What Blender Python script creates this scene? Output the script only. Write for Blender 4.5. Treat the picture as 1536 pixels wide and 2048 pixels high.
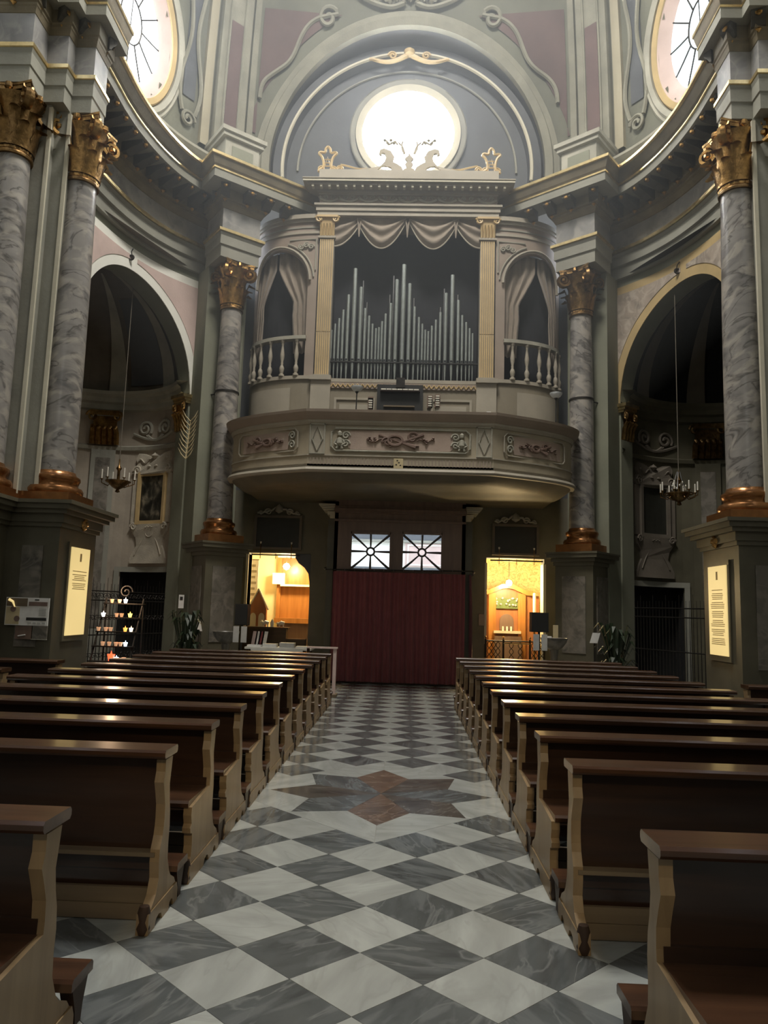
import bpy, bmesh, math, random
from math import sin, cos, pi, sqrt, radians
from mathutils import Vector, Matrix

# ------------------------------------------------------------------ clear
for o in list(bpy.data.objects):
    bpy.data.objects.remove(o, do_unlink=True)
SC = bpy.context.scene
COL = SC.collection
RNG = random.Random(7)

# ------------------------------------------------------------------ camera
FPX = 1490.0
CX, CY = 768.0, 1024.0
CAM = Vector((0.17, 0.0, 1.6))
_y = Vector((810 - CX, 1221 - CY, FPX)).normalized()          # world +Y seen by the camera (x right, y down, z forward)
_x = Vector((1.0, 0.026, 0.0)); _x.z = -(_x.x * _y.x + _x.y * _y.y) / _y.z; _x.normalize()
_z = _x.cross(_y)
def cam2world(v):
    return Vector((_x.dot(v), _y.dot(v), _z.dot(v)))
_r, _u, _b = cam2world(Vector((1, 0, 0))), cam2world(Vector((0, -1, 0))), cam2world(Vector((0, 0, -1)))
camd = bpy.data.cameras.new('camera'); camo = bpy.data.objects.new('camera', camd); COL.objects.link(camo)
mw = Matrix(((_r.x, _u.x, _b.x, CAM.x), (_r.y, _u.y, _b.y, CAM.y), (_r.z, _u.z, _b.z, CAM.z), (0, 0, 0, 1)))
camo.matrix_world = mw
camd.sensor_fit = 'AUTO'; camd.sensor_width = 36.0; camd.lens = FPX / 2048 * 36.0
camd.clip_start = 0.05; camd.clip_end = 200
SC.camera = camo
def ray(px, py): return cam2world(Vector((px - CX, py - CY, FPX)))
def aty(px, py, Y): d = ray(px, py); return CAM + d * (Y / d.y)
def atz(px, py, Z): d = ray(px, py); return CAM + d * ((Z - CAM.z) / d.z)
def atx(px, py, X): d = ray(px, py); return CAM + d * ((X - CAM.x) / d.x)

# ------------------------------------------------------------------ world, exposure
W = bpy.data.worlds.new('world'); SC.world = W; W.use_nodes = True
W.node_tree.nodes['Background'].inputs[0].default_value = (0.80, 0.88, 1.0, 1)
W.node_tree.nodes['Background'].inputs[1].default_value = 4.5
SC.view_settings.view_transform = 'Standard'; SC.view_settings.look = 'None'
SC.view_settings.gamma = 1.0; SC.view_settings.use_curve_mapping = False
SC.view_settings.exposure = 0.25

def area_light(name, loc, target, sx, sy, power, col):
    l = bpy.data.lights.new(name, 'AREA'); l.shape = 'RECTANGLE'; l.size = sx; l.size_y = sy
    l.energy = power; l.color = col
    o = bpy.data.objects.new(name, l); COL.objects.link(o); o.location = loc
    d = Vector(target) - Vector(loc); o.rotation_euler = d.to_track_quat('-Z', 'Y').to_euler()
    return o
# added area lights standing in for unseen choir windows and a dome lantern
area_light('rear_fill_light', (0, -9.2, 10.5), (0, 9, 5.0), 4.5, 5.0, 90, (1.0, 0.97, 0.90))
area_light('top_fill_light', (0, 8.8, 19.0), (0, 10.0, 0), 3.4, 3.4, 1900, (1.0, 0.97, 0.90))
# warm spot added behind the camera to brighten the aisle and pew ends
sl = bpy.data.lights.new('aisle_fill_spot', 'SPOT'); sl.energy = 750; sl.color = (1.0, 0.76, 0.42); sl.spot_size = radians(21); sl.spot_blend = 0.9; sl.shadow_soft_size = 0.25
slo = bpy.data.objects.new('aisle_fill_spot', sl); COL.objects.link(slo); slo.location = (0.2, -5.0, 6.5)
slo.rotation_euler = (Vector((0, 4.9, 0.3)) - Vector(slo.location)).to_track_quat('-Z', 'Y').to_euler()

# ------------------------------------------------------------------ materials
MATS = {}
def nodes_of(m):
    m.use_nodes = True; nt = m.node_tree
    for n in list(nt.nodes): nt.nodes.remove(n)
    out = nt.nodes.new('ShaderNodeOutputMaterial'); b = nt.nodes.new('ShaderNodeBsdfPrincipled')
    nt.links.new(b.outputs[0], out.inputs[0])
    return nt, b, out
def rgba(c): return (c[0], c[1], c[2], 1.0)
def coords(nt, scale=(1, 1, 1), rand=False, kind='Object'):
    tc = nt.nodes.new('ShaderNodeTexCoord'); mp = nt.nodes.new('ShaderNodeMapping')
    mp.inputs['Scale'].default_value = scale
    nt.links.new(tc.outputs[kind], mp.inputs['Vector'])
    if rand:
        oi = nt.nodes.new('ShaderNodeObjectInfo'); mm = nt.nodes.new('ShaderNodeVectorMath'); mm.operation = 'SCALE'
        cx = nt.nodes.new('ShaderNodeCombineXYZ')
        for i in range(3): nt.links.new(oi.outputs['Random'], cx.inputs[i])
        nt.links.new(cx.outputs[0], mm.inputs[0]); mm.inputs['Scale'].default_value = 37.0
        nt.links.new(mm.outputs[0], mp.inputs['Location'])
    return mp.outputs[0]
def ramp(nt, fac, stops):
    r = nt.nodes.new('ShaderNodeValToRGB'); el = r.color_ramp.elements
    while len(el) < len(stops): el.new(0.5)
    for e, (p, c) in zip(el, stops): e.position = p; e.color = rgba(c)
    nt.links.new(fac, r.inputs[0]); return r.outputs[0]
def noise(nt, vec, scale, detail=6, dist=0.0, rough=0.55):
    n = nt.nodes.new('ShaderNodeTexNoise'); n.inputs['Scale'].default_value = scale; n.inputs['Detail'].default_value = detail
    n.inputs['Distortion'].default_value = dist; n.inputs['Roughness'].default_value = rough
    nt.links.new(vec, n.inputs['Vector']); return n.outputs['Fac']
def bump(nt, b, h, s, d=0.02):
    bp = nt.nodes.new('ShaderNodeBump'); bp.inputs['Strength'].default_value = s; bp.inputs['Distance'].default_value = d
    nt.links.new(h, bp.inputs['Height']); nt.links.new(bp.outputs[0], b.inputs['Normal'])
def mul(c, k): return tuple(min(1, x * k) for x in c)
def plaster(name, c, var=0.25, scale=1.2, rough=0.75, bmp=0.15, rand=False):
    m = bpy.data.materials.new(name); nt, b, o = nodes_of(m)
    v = coords(nt, rand=rand); f = noise(nt, v, scale, 8)
    col = ramp(nt, f, [(0.3, mul(c, 1 - var)), (0.7, mul(c, 1 + var))])
    nt.links.new(col, b.inputs['Base Color']); b.inputs['Roughness'].default_value = rough
    bump(nt, b, noise(nt, v, scale * 14, 4), bmp)
    MATS[name] = m; return m
def marble(name, base, dark, vein, scale=1.0, rough=0.3, stretch=(1, 1, 1), rand=True, blob=None, tilt=0.0, vw=0.5):
    m = bpy.data.materials.new(name); nt, b, o = nodes_of(m)
    v = coords(nt, stretch, rand)
    if tilt:
        r = nt.nodes.new('ShaderNodeVectorRotate'); r.rotation_type = 'AXIS_ANGLE'; r.inputs['Axis'].default_value = (1, 1, 0) if stretch[2] > 1 else (0, 0, 1)
        r.inputs['Angle'].default_value = tilt; tc = v.node.inputs['Vector'].links[0].from_socket; nt.links.new(tc, r.inputs['Vector']); nt.links.new(r.outputs[0], v.node.inputs['Vector'])
        if stretch[2] <= 1 and rand:
            oi = nt.nodes.new('ShaderNodeObjectInfo'); mm = nt.nodes.new('ShaderNodeMath'); mm.operation = 'MULTIPLY'; mm.inputs[1].default_value = 19.0
            nt.links.new(oi.outputs['Random'], mm.inputs[0]); nt.links.new(mm.outputs[0], r.inputs['Angle'])
    f = noise(nt, v, scale * 1.3, 5, 0.7, 0.5)
    c1 = ramp(nt, f, [(0.30, dark), (0.5, base), (0.72, mul(base, 1.2))])
    g = noise(nt, v, scale * 0.9, 4, 0.9, 0.5)
    s = nt.nodes.new('ShaderNodeMath'); s.operation = 'SUBTRACT'; nt.links.new(g, s.inputs[0]); s.inputs[1].default_value = 0.5
    a = nt.nodes.new('ShaderNodeMath'); a.operation = 'ABSOLUTE'; nt.links.new(s.outputs[0], a.inputs[0])
    vm = ramp(nt, a.outputs[0], [(0.0, (vw, vw, vw)), (0.03, (0, 0, 0))])
    mx = nt.nodes.new('ShaderNodeMixRGB'); nt.links.new(vm, mx.inputs[0]); nt.links.new(c1, mx.inputs[1]); mx.inputs[2].default_value = rgba(vein)
    last = mx.outputs[0]
    if blob:
        h = noise(nt, v, scale * 1.9, 4, 0.6, 0.5)
        bm_ = ramp(nt, h, [(0.50, (0, 0, 0)), (0.62, (.8, .8, .8))])
        m2 = nt.nodes.new('ShaderNodeMixRGB'); nt.links.new(bm_, m2.inputs[0]); nt.links.new(last, m2.inputs[1]); m2.inputs[2].default_value = rgba(blob)
        last = m2.outputs[0]
    nt.links.new(last, b.inputs['Base Color']); b.inputs['Roughness'].default_value = rough
    if 'tile' in name:      # worn polish
        nt.links.new(ramp(nt, noise(nt, v, 2.5, 4), [(0.3, (rough*.8,)*3), (0.7, (rough*1.7,)*3)]), b.inputs['Roughness'])
    MATS[name] = m; return m
def wood(name, c1, c2, rough=0.35, scale=1.0, axis=0, coat=0.0):
    m = bpy.data.materials.new(name); nt, b, o = nodes_of(m)
    sc = [9, 9, 9]; sc[axis] = 0.7
    v = coords(nt, tuple(x * scale for x in sc), True)
    f = noise(nt, v, 1.5, 8, 0.6)
    nt.links.new(ramp(nt, f, [(0.3, c1), (0.7, c2)]), b.inputs['Base Color'])
    b.inputs['Roughness'].default_value = rough; b.inputs['Coat Weight'].default_value = coat; b.inputs['Coat Roughness'].default_value = 0.12
    bump(nt, b, f, 0.06)
    MATS[name] = m; return m
def metal(name, c, rough=0.35, var=0.3, bmp=0.2, metallic=1.0):
    m = bpy.data.materials.new(name); nt, b, o = nodes_of(m)
    v = coords(nt); f = noise(nt, v, 9, 6)
    nt.links.new(ramp(nt, f, [(0.3, mul(c, 1 - var)), (0.7, mul(c, 1 + var * 0.5))]), b.inputs['Base Color'])
    b.inputs['Metallic'].default_value = metallic; b.inputs['Roughness'].default_value = rough
    bump(nt, b, noise(nt, v, 30, 3), bmp, 0.01)
    MATS[name] = m; return m
def plain(name, c, rough=0.6, metallic=0.0, trans=0.0):
    m = bpy.data.materials.new(name); nt, b, o = nodes_of(m)
    b.inputs['Base Color'].default_value = rgba(c); b.inputs['Roughness'].default_value = rough; b.inputs['Metallic'].default_value = metallic
    b.inputs['Transmission Weight'].default_value = trans
    v = coords(nt); f = noise(nt, v, 6, 4)
    if not trans: nt.links.new(ramp(nt, f, [(0.3, mul(c, 0.88)), (0.7, mul(c, 1.1))]), b.inputs['Base Color'])
    MATS[name] = m; return m
def glow(name, c, s, var=0.0, scale=3.0):
    m = bpy.data.materials.new(name); nt, b, o = nodes_of(m)
    b.inputs['Base Color'].default_value = rgba(c); b.inputs['Emission Color'].default_value = rgba(c); b.inputs['Emission Strength'].default_value = s
    if var:
        v = coords(nt); f = noise(nt, v, scale, 4)
        nt.links.new(ramp(nt, f, [(0.3, mul(c, 1 - var)), (0.7, c)]), b.inputs['Emission Color'])
    MATS[name] = m; return m
M = MATS
plaster('plaster_green', (0.235, 0.24, 0.18), 0.16, 0.9)
plaster('plaster_grey', (0.30, 0.295, 0.25), 0.16, 1.4)
plaster('plaster_cream', (0.62, 0.58, 0.46), 0.12, 1.2)
plaster('plaster_white', (0.88, 0.87, 0.80), 0.06, 1.6)
plaster('plaster_pink', (0.62, 0.48, 0.44), 0.10, 2.2)
plaster('plaster_purple', (0.23, 0.165, 0.16), 0.15, 1.2)
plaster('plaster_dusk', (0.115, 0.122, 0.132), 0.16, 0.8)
plaster('plaster_ochre', (0.50, 0.37, 0.18), 0.2, 1.2)
plaster('plaster_brown', (0.17, 0.145, 0.115), 0.25, 1.2)
plaster('stucco', (0.40, 0.385, 0.32), 0.2, 2.0, bmp=0.3)
plaster('stucco_pale', (0.52, 0.47, 0.38), 0.22, 3.0, bmp=0.35)
plaster('case_grey', (0.40, 0.36, 0.29), 0.12, 2.0, 0.6, 0.08)
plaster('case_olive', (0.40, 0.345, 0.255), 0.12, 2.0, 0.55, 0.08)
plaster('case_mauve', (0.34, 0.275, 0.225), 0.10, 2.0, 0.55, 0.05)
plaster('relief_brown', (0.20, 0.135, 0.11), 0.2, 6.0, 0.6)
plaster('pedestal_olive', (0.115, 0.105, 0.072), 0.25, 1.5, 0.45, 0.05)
marble('marble_column', (0.275, 0.26, 0.245), (0.14, 0.135, 0.135), (0.10, 0.093, 0.088), 1.5, 0.30, (1.0, 1.0, 2.2), True, (0.44, 0.405, 0.36), 0.55, 0.9)
marble('marble_frieze', (0.30, 0.295, 0.29), (0.20, 0.20, 0.205), (0.42, 0.41, 0.39), 1.6, 0.4, (1,1,1), True, (0.38,0.37,0.35))
marble('marble_panel', (0.17, 0.155, 0.13), (0.085, 0.08, 0.07), (0.27, 0.245, 0.21), 2.2, 0.35, (1,1,1), True, (0.26,0.235,0.2))
marble('marble_spandrel', (0.36, 0.30, 0.25), (0.22, 0.19, 0.165), (0.58, 0.52, 0.45), 2.4, 0.45, (1,1,1), True, (0.52,0.46,0.39))
marble('tile_white', (0.35, 0.365, 0.35), (0.29, 0.30, 0.29), (0.23, 0.235, 0.22), 1.3, 0.15, (3.2, 1, 1), True, None, 0.5, 0.28)
marble('tile_dark', (0.092, 0.10, 0.102), (0.06, 0.065, 0.068), (0.21, 0.22, 0.22), 1.5, 0.13, (3.4, 1, 1), True, (0.145, 0.155, 0.158), 0.5, 0.6)
marble('tile_brown', (0.14, 0.095, 0.07), (0.09, 0.065, 0.052), (0.26, 0.2, 0.17), 2.4, 0.15, (2, 1, 1), True, None, .5)
marble('tile_umber', (0.085, 0.075, 0.066), (0.05, 0.045, 0.042), (0.2, 0.18, 0.16), 2.4, 0.13, (2, 1, 1), True, None, .5)
plain('grout', (0.20, 0.19, 0.17), 0.8)
wood('wood_dark', (0.020, 0.0095, 0.0055), (0.045, 0.021, 0.011), 0.30, 1.0, 0, 0.35)
wood('wood_seat', (0.040, 0.018, 0.009), (0.085, 0.037, 0.017), 0.28, 1.0, 0, 0.35)
wood('wood_end', (0.21, 0.14, 0.072), (0.31, 0.215, 0.115), 0.42, 0.8, 2, 0.15)
wood('wood_base', (0.13, 0.098, 0.062), (0.185, 0.14, 0.09), 0.6, 0.8, 0)
wood('wood_foot', (0.03, 0.015, 0.009), (0.05, 0.025, 0.014), 0.5, 1.0, 2)
wood('wood_portal', (0.16, 0.105, 0.080), (0.22, 0.145, 0.11), 0.4, 0.7, 2, 0.1)
wood('wood_orange', (0.33, 0.13, 0.03), (0.48, 0.21, 0.055), 0.35, 0.8, 2, 0.1)
wood('wood_red', (0.30, 0.11, 0.045), (0.40, 0.17, 0.07), 0.4, 0.8, 2)
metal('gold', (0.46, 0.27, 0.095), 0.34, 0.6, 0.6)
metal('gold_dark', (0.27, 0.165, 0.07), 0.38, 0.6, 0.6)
metal('gold_line', (0.78, 0.62, 0.33), 0.34, 0.25, 0.1)
plaster('gilt_paint', (0.60, 0.44, 0.22), 0.15, 3.0, 0.45, 0.05)
metal('gold_base', (0.34, 0.155, 0.058), 0.24, 0.3, 0.05, 0.75)
metal('pipe_tin', (0.52, 0.57, 0.56), 0.33, 0.12, 0.02, 0.85)
metal('iron', (0.045, 0.04, 0.036), 0.5, 0.4, 0.2, 0.7)
metal('steel', (0.35, 0.35, 0.36), 0.35, 0.2, 0.05)
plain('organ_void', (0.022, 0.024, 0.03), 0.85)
plain('shade_black', (0.012, 0.012, 0.012), 0.9)  # near-black standing for shade in the right chapel dome and doorway recesses
plain('black_cloth', (0.012, 0.012, 0.011), 0.8)
plain('black_plastic', (0.02, 0.02, 0.02), 0.5)
plain('paper', (0.86, 0.85, 0.82), 0.7)
plain('paper_grey', (0.5, 0.5, 0.48), 0.7)
plain('ivory', (0.85, 0.82, 0.72), 0.4)
plain('candle_wax', (0.80, 0.77, 0.68), 0.45)
plain('lamp_glass', (0.75, 0.80, 0.84), 0.35)
plain('rope', (0.16, 0.14, 0.11), 0.9)
def fabric(name, c, rough=0.85):
    m = plaster(name, c, 0.12, 5.0, rough, 0.1); m.node_tree.nodes['Principled BSDF'].inputs['Sheen Weight'].default_value = 0.25; return m
fabric('curtain_red', (0.25, 0.065, 0.070)); fabric('cloth_rose', (0.30, 0.25, 0.20)); fabric('cloth_white', (0.7, 0.68, 0.62))
fabric('cloth_dark_green', (0.018, 0.028, 0.016))
glow('day_round', (0.97, 0.99, 1.0), 9.0)
glow('day_oval_blue', (0.80, 0.93, 1.0), 2.2, 0.5, 1.2)
glow('day_oval', (0.90, 0.96, 1.0), 7.0, 0.15, 1.5)
glow('lamp_warm', (1.0, 0.80, 0.42), 30.0)
glow('bulb', (1.0, 0.88, 0.62), 60.0)

# ------------------------------------------------------------------ mesh builder
class MB:
    def __init__(s): s.v = []; s.f = []
    def add(s, vs, fs):
        n = len(s.v); s.v += [tuple(p) for p in vs]; s.f += [tuple(i + n for i in f) for f in fs]; return s
    def box(s, x0, x1, y0, y1, z0, z1):
        return s.add([(x0,y0,z0),(x1,y0,z0),(x1,y1,z0),(x0,y1,z0),(x0,y0,z1),(x1,y0,z1),(x1,y1,z1),(x0,y1,z1)],
                     [(0,3,2,1),(4,5,6,7),(0,1,5,4),(1,2,6,5),(2,3,7,6),(3,0,4,7)])
    def obox(s, c, a, b, d):
        c, a, b, d = Vector(c), Vector(a), Vector(b), Vector(d)
        vs = [c + a*i + b*j + d*k for k in (-1, 1) for (i, j) in ((-1,-1),(1,-1),(1,1),(-1,1))]
        return s.add(vs, [(0,3,2,1),(4,5,6,7),(0,1,5,4),(1,2,6,5),(2,3,7,6),(3,0,4,7)])
    def prism(s, poly, fn0, fn1):
        n = len(poly); vs = [fn0(*p) for p in poly] + [fn1(*p) for p in poly]
        fs = [tuple(range(n))[::-1], tuple(range(n, 2*n))] + [(i, (i+1) % n, n + (i+1) % n, n + i) for i in range(n)]
        return s.add(vs, fs)
    def lathe(s, prof, c=(0,0,0), seg=20, a0=0.0, a1=2*pi, flute=0, fd=0.0):
        full = abs(a1 - a0 - 2*pi) < 1e-6; m = seg if full else seg + 1; vs = []
        for r, z in prof:
            for i in range(m):
                a = a0 + (a1 - a0) * i / seg; rr = r
                if flute: rr = r * (1 + fd * (cos(a * flute)))
                vs.append((c[0] + rr*cos(a), c[1] + rr*sin(a), c[2] + z))
        fs = []
        for j in range(len(prof) - 1):
            for i in range(seg):
                i2 = (i + 1) % m if full else i + 1
                fs.append((j*m + i, j*m + i2, (j+1)*m + i2, (j+1)*m + i))
        if full:
            if prof[0][0] > 1e-5: fs.append(tuple(range(m))[::-1])
            if prof[-1][0] > 1e-5: fs.append(tuple(range((len(prof)-1)*m, len(prof)*m)))
        return s.add(vs, fs)
    def tube(s, pts, r, seg=6, closed=False, cap=True):
        pts = [Vector(p) for p in pts]; n = len(pts)
        if n < 2: return s
        rs = r if isinstance(r, (list, tuple)) else [r] * n
        vs = []; ref = None
        for i in range(n):
            t = (pts[(i+1) % n] - pts[i-1]) if closed else (pts[min(i+1, n-1)] - pts[max(i-1, 0)])
            if t.length < 1e-9: t = Vector((0,0,1))
            t.normalize()
            if ref is None or abs(ref.dot(t)) > 0.95:
                ref = Vector((0,0,1)) if abs(t.z) < 0.9 else Vector((1,0,0))
            u = ref - t * ref.dot(t); u.normalize(); w = t.cross(u); ref = u
            for k in range(seg):
                a = 2*pi*k/seg; vs.append(pts[i] + u*(rs[i]*cos(a)) + w*(rs[i]*sin(a)))
        fs = []
        for i in range(n if closed else n-1):
            j = (i+1) % n
            for k in range(seg): fs.append((i*seg+k, i*seg+(k+1)%seg, j*seg+(k+1)%seg, j*seg+k))
        if cap and not closed: fs += [tuple(range(seg))[::-1], tuple(range((n-1)*seg, n*seg))]
        return s.add(vs, fs)
    def grid(s, fn, nu, nv, skip=None, closeu=False):
        vs = [fn(i/nu, j/nv) for j in range(nv+1) for i in range(nu+1)]; fs = []
        for j in range(nv):
            for i in range(nu):
                if skip and skip((i+.5)/nu, (j+.5)/nv): continue
                a = j*(nu+1)+i; fs.append((a, a+1, a+nu+2, a+nu+1))
        return s.add(vs, fs)
    def sweep(s, path, prof, closed_prof=True, caps=True):
        # path: plan polyline (x,y); prof: (offset to the LEFT of travel, z). Mitred corners.
        P = [Vector((p[0], p[1])) for p in path]; n = len(P); m = len(prof); vs = []
        for i in range(n):
            d0 = (P[i]-P[i-1]).normalized() if i > 0 else None
            d1 = (P[i+1]-P[i]).normalized() if i < n-1 else None
            if d0 is None: d0 = d1
            if d1 is None: d1 = d0
            n0 = Vector((-d0.y, d0.x)); n1 = Vector((-d1.y, d1.x)); b = (n0 + n1)
            if b.length < 1e-6: b = n0
            b.normalize(); k = 1.0 / max(0.35, b.dot(n0))
            for o, z in prof: q = P[i] + b*(o*k); vs.append((q.x, q.y, z))
        fs = []; mm = m if closed_prof else m-1
        for i in range(n-1):
            for j in range(mm):
                j2 = (j+1) % m; fs.append((i*m+j, (i+1)*m+j, (i+1)*m+j2, i*m+j2))
        if caps and closed_prof: fs += [tuple(range(m)), tuple(range((n-1)*m, n*m))[::-1]]
        return s.add(vs, fs)
    def mesh(s, name, mat, smooth=False, off=(0,0,0), recalc=True):
        me = bpy.data.meshes.new(name)
        ox, oy, oz = off
        me.from_pydata([(p[0]-ox, p[1]-oy, p[2]-oz) for p in s.v], [], s.f); me.update()
        if recalc:
            bm = bmesh.new(); bm.from_mesh(me); bmesh.ops.recalc_face_normals(bm, faces=bm.faces); bm.to_mesh(me); bm.free()
        if smooth:
            for p in me.polygons: p.use_smooth = True
            try: me.set_sharp_from_angle(angle=radians(38))
            except Exception: pass
        me.materials.append(M[mat] if isinstance(mat, str) else mat)
        return me
ORG = {}
def origin_of(o):
    t = Vector((0,0,0))
    while o is not None:
        t += ORG.get(o.name, Vector((0,0,0))); o = o.parent
    return t
def part(name, mb, mat, parent=None, smooth=False, local=False, at=None):
    """one mesh object; vertices in world space unless local"""
    if parent is not None:
        off = (0,0,0) if local else origin_of(parent)
        o = bpy.data.objects.new(name, mb.mesh(name, mat, smooth, off)); COL.objects.link(o); o.parent = parent; ORG[o.name] = Vector((0,0,0))
        return o
    base = Vector(at) if at is not None else Vector((0,0,0))
    if at is None and mb.v and not local:
        xs = [p[0] for p in mb.v]; ys = [p[1] for p in mb.v]; zs = [p[2] for p in mb.v]
        base = Vector(((min(xs)+max(xs))/2, (min(ys)+max(ys))/2, min(zs)))
    o = bpy.data.objects.new(name, mb.mesh(name, mat, smooth, base)); COL.objects.link(o); o.location = base; ORG[o.name] = base
    return o
def tag(o, label, cat, group=None):
    o['label'] = label; o['category'] = cat
    if group: o['group'] = group
    return o
def thing(name, label, cat, loc=(0,0,0), rz=0.0, group=None):
    o = bpy.data.objects.new(name, None); COL.objects.link(o); o.empty_display_size = 0.1
    o.location = loc; o.rotation_euler = (0, 0, rz); ORG[o.name] = Vector(loc)
    return tag(o, label, cat, group)
def struct(name, mb, mat, smooth=False):
    o = part(name, mb, mat, None, smooth); o['kind'] = 'structure'; return o
def dup_child(o, parent, loc=None, rot=None, scale=None):
    c = o.copy(); COL.objects.link(c); c.parent = parent; ORG[c.name] = Vector((0,0,0))
    if loc is not None: c.location = loc
    if rot is not None: c.rotation_euler = rot
    if scale is not None: c.scale = scale
    return c
def dup_tree(root, loc, rz, label=None, scale=None):
    r = root.copy(); COL.objects.link(r); r.location = loc; r.rotation_euler = (0, 0, rz); ORG[r.name] = Vector(loc)
    if scale: r.scale = scale
    if label: r['label'] = label
    def rec(a, b):
        for ch in list(a.children):
            c = ch.copy(); COL.objects.link(c); c.parent = b; rec(ch, c)
    rec(root, r); return r
def spiral(cx, cz, r, turns=1.75, sgn=1, start=0.0, n=22):
    return [(cx + sgn*r*(1-0.82*i/n)*cos(start + turns*2*pi*i/n), cz + r*(1-0.82*i/n)*sin(start + turns*2*pi*i/n)) for i in range(n+1)]
def lerp(a, b, t): return a + (b - a) * t
glow('plaque_lit', (0.92, 0.70, 0.30), 0.62, 0.12, 1.2)
plain('print_tan', (0.62, 0.47, 0.20), 0.7)
plain('pale_tan', (0.6, 0.5, 0.3), 0.7)
def glass(name):
    m = bpy.data.materials.new(name); nt, b, o = nodes_of(m); b.inputs['Roughness'].default_value = 0.02
    b.inputs['Transmission Weight'].default_value = 1.0; b.inputs['IOR'].default_value = 1.1; b.inputs['Base Color'].default_value = (.95,.97,.97,1); MATS[name] = m
glass('clear_glass')
plaster('plaster_room', (0.78, 0.68, 0.42), 0.08, 1.0)
def wallpaper(name):
    m = bpy.data.materials.new(name); nt, b, o = nodes_of(m); v = coords(nt, (1,1,1))
    f = noise(nt, v, 5.0, 2, 2.5, 0.4)
    nt.links.new(ramp(nt, f, [(0.42, (0.80,0.68,0.36)), (0.50, (0.58,0.45,0.2)), (0.55, (0.82,0.72,0.42))]), b.inputs['Base Color']); MATS[name] = m
wallpaper('wallpaper')
plain('leaf_green', (0.10, 0.14, 0.04), 0.6)
plain('dark_canvas', (0.035, 0.035, 0.028), 0.45)
for n_, c_, s_ in (('flame_white',(1,.93,.85),5),('flame_yellow',(1,.75,.12),3),('flame_cream',(1,.8,.5),2.2),('flame_orange',(1,.4,.08),1.6),('flame_blue',(.65,.85,1),2.6),('flame_red',(1,.09,.03),2.2)): glow(n_, c_, s_)
plain('cup_clear', (0.35,0.32,0.30), 0.2)
plain('leaf_dark', (0.02,0.035,0.015), 0.5)
plain('paint_grey', (0.16,0.15,0.12), 0.6)

def painting(name):
    m = bpy.data.materials.new(name); nt, b, o = nodes_of(m); v = coords(nt, (1.6,1.6,1.0))
    f = noise(nt, v, 3.2, 3, 0.4, 0.5)
    nt.links.new(ramp(nt, f, [(0.40, (0.016,0.016,0.013)), (0.52, (0.05,0.047,0.036)), (0.60, (0.15,0.135,0.10)), (0.66, (0.26,0.23,0.17))]), b.inputs['Base Color']); b.inputs['Roughness'].default_value = .4; MATS[name] = m
painting('painting_dark')

plaster('chapel_lit_brown', (0.42, 0.365, 0.295), 0.2, 1.2)  # plaster_brown lightened; the left chapel's daylight is put into the colour

plaster('modillion_dark', (0.075, 0.07, 0.06), 0.2, 2.0)
plaster('plaster_ochre_dull', (0.21, 0.175, 0.115), 0.25, 3.0)

plaster('vault_plaster', (0.165, 0.165, 0.125), 0.2, 1.0)
plaster('vault_stucco', (0.27, 0.26, 0.205), 0.2, 2.0, bmp=0.3)
plaster('vault_purple', (0.135, 0.085, 0.08), 0.2, 1.0)
plaster('vault_cream', (0.40, 0.36, 0.26), 0.12, 1.0)
plaster('vault_blue', (0.10, 0.105, 0.115), 0.25, 1.0)

plaster('dado_olive', (0.185, 0.17, 0.122), 0.2, 1.2)
plaster('panel_rose', (0.42, 0.325, 0.27), 0.1, 3.0)

glow('cup_glow', (1.0, 0.55, 0.30), 0.35)  # faint even glow given to the small votive glasses

plaster('case_dark', (0.27, 0.235, 0.175), 0.12, 2.0, 0.55, 0.08)
plaster('soffit_olive', (0.17, 0.15, 0.11), 0.2, 1.5, 0.6, 0.1)
# ================================================================== PLAN OF THE NAVE
def catmull(P, n=6):
    out = []
    for i in range(len(P)-1):
        p0 = Vector(P[max(i-1,0)]); p1 = Vector(P[i]); p2 = Vector(P[i+1]); p3 = Vector(P[min(i+2,len(P)-1)])
        for k in range(n):
            t = k/n
            out.append(tuple(0.5*((2*p1)+(p2-p0)*t+(2*p0-5*p1+4*p2-p3)*t*t+(3*p1-p0-3*p2+p3)*t**3)))
    out.append(tuple(P[-1])); return out
CURVE = catmull([(6.1,12.6),(6.06,13.2),(5.97,13.8),(5.83,14.4),(5.62,15.0),(5.33,15.55),(5.0,16.0),(4.72,16.32)], 5)
Y_FRONT = 17.3
RIGHT = [(6.1,11.0),(6.1,11.6)] + CURVE + [(4.3,16.72),(3.85,17.08)]
class Path:
    def __init__(s, pts):
        s.p = [Vector(q) for q in pts]; s.s = [0.0]
        for a, b in zip(s.p, s.p[1:]): s.s.append(s.s[-1] + (b-a).length)
        s.L = s.s[-1]
    def at(s, t):
        t = max(0.0, min(s.L, t)); lo = 0
        while lo < len(s.s)-2 and s.s[lo+1] < t: lo += 1
        k = (t - s.s[lo]) / max(1e-9, s.s[lo+1]-s.s[lo]); q = s.p[lo].lerp(s.p[lo+1], k)
        a = s.p[max(lo-1,0)]; b = s.p[min(lo+2, len(s.p)-1)]; d = (b-a).normalized()
        return q, Vector((-d.y, d.x))
    def find_y(s, y):
        lo, hi = 0.0, s.L
        for _ in range(50):
            m = (lo+hi)/2
            if s.at(m)[0].y < y: lo = m
            else: hi = m
        return lo
PR = Path(RIGHT)
def wpt(sd, s, z, off=0.0):
    """point on the nave side wall; sd=+1 right, -1 left; off = inward"""
    q, n = PR.at(s); return (sd*(q.x + n.x*off), q.y + n.y*off, z)
S0, S1 = PR.find_y(13.0), PR.find_y(16.2)
SM, SH = (S0+S1)/2, (S1-S0)/2
Z_ARCH, Z_ENT, Z_COR = 6.3, 9.15, 11.2
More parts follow.
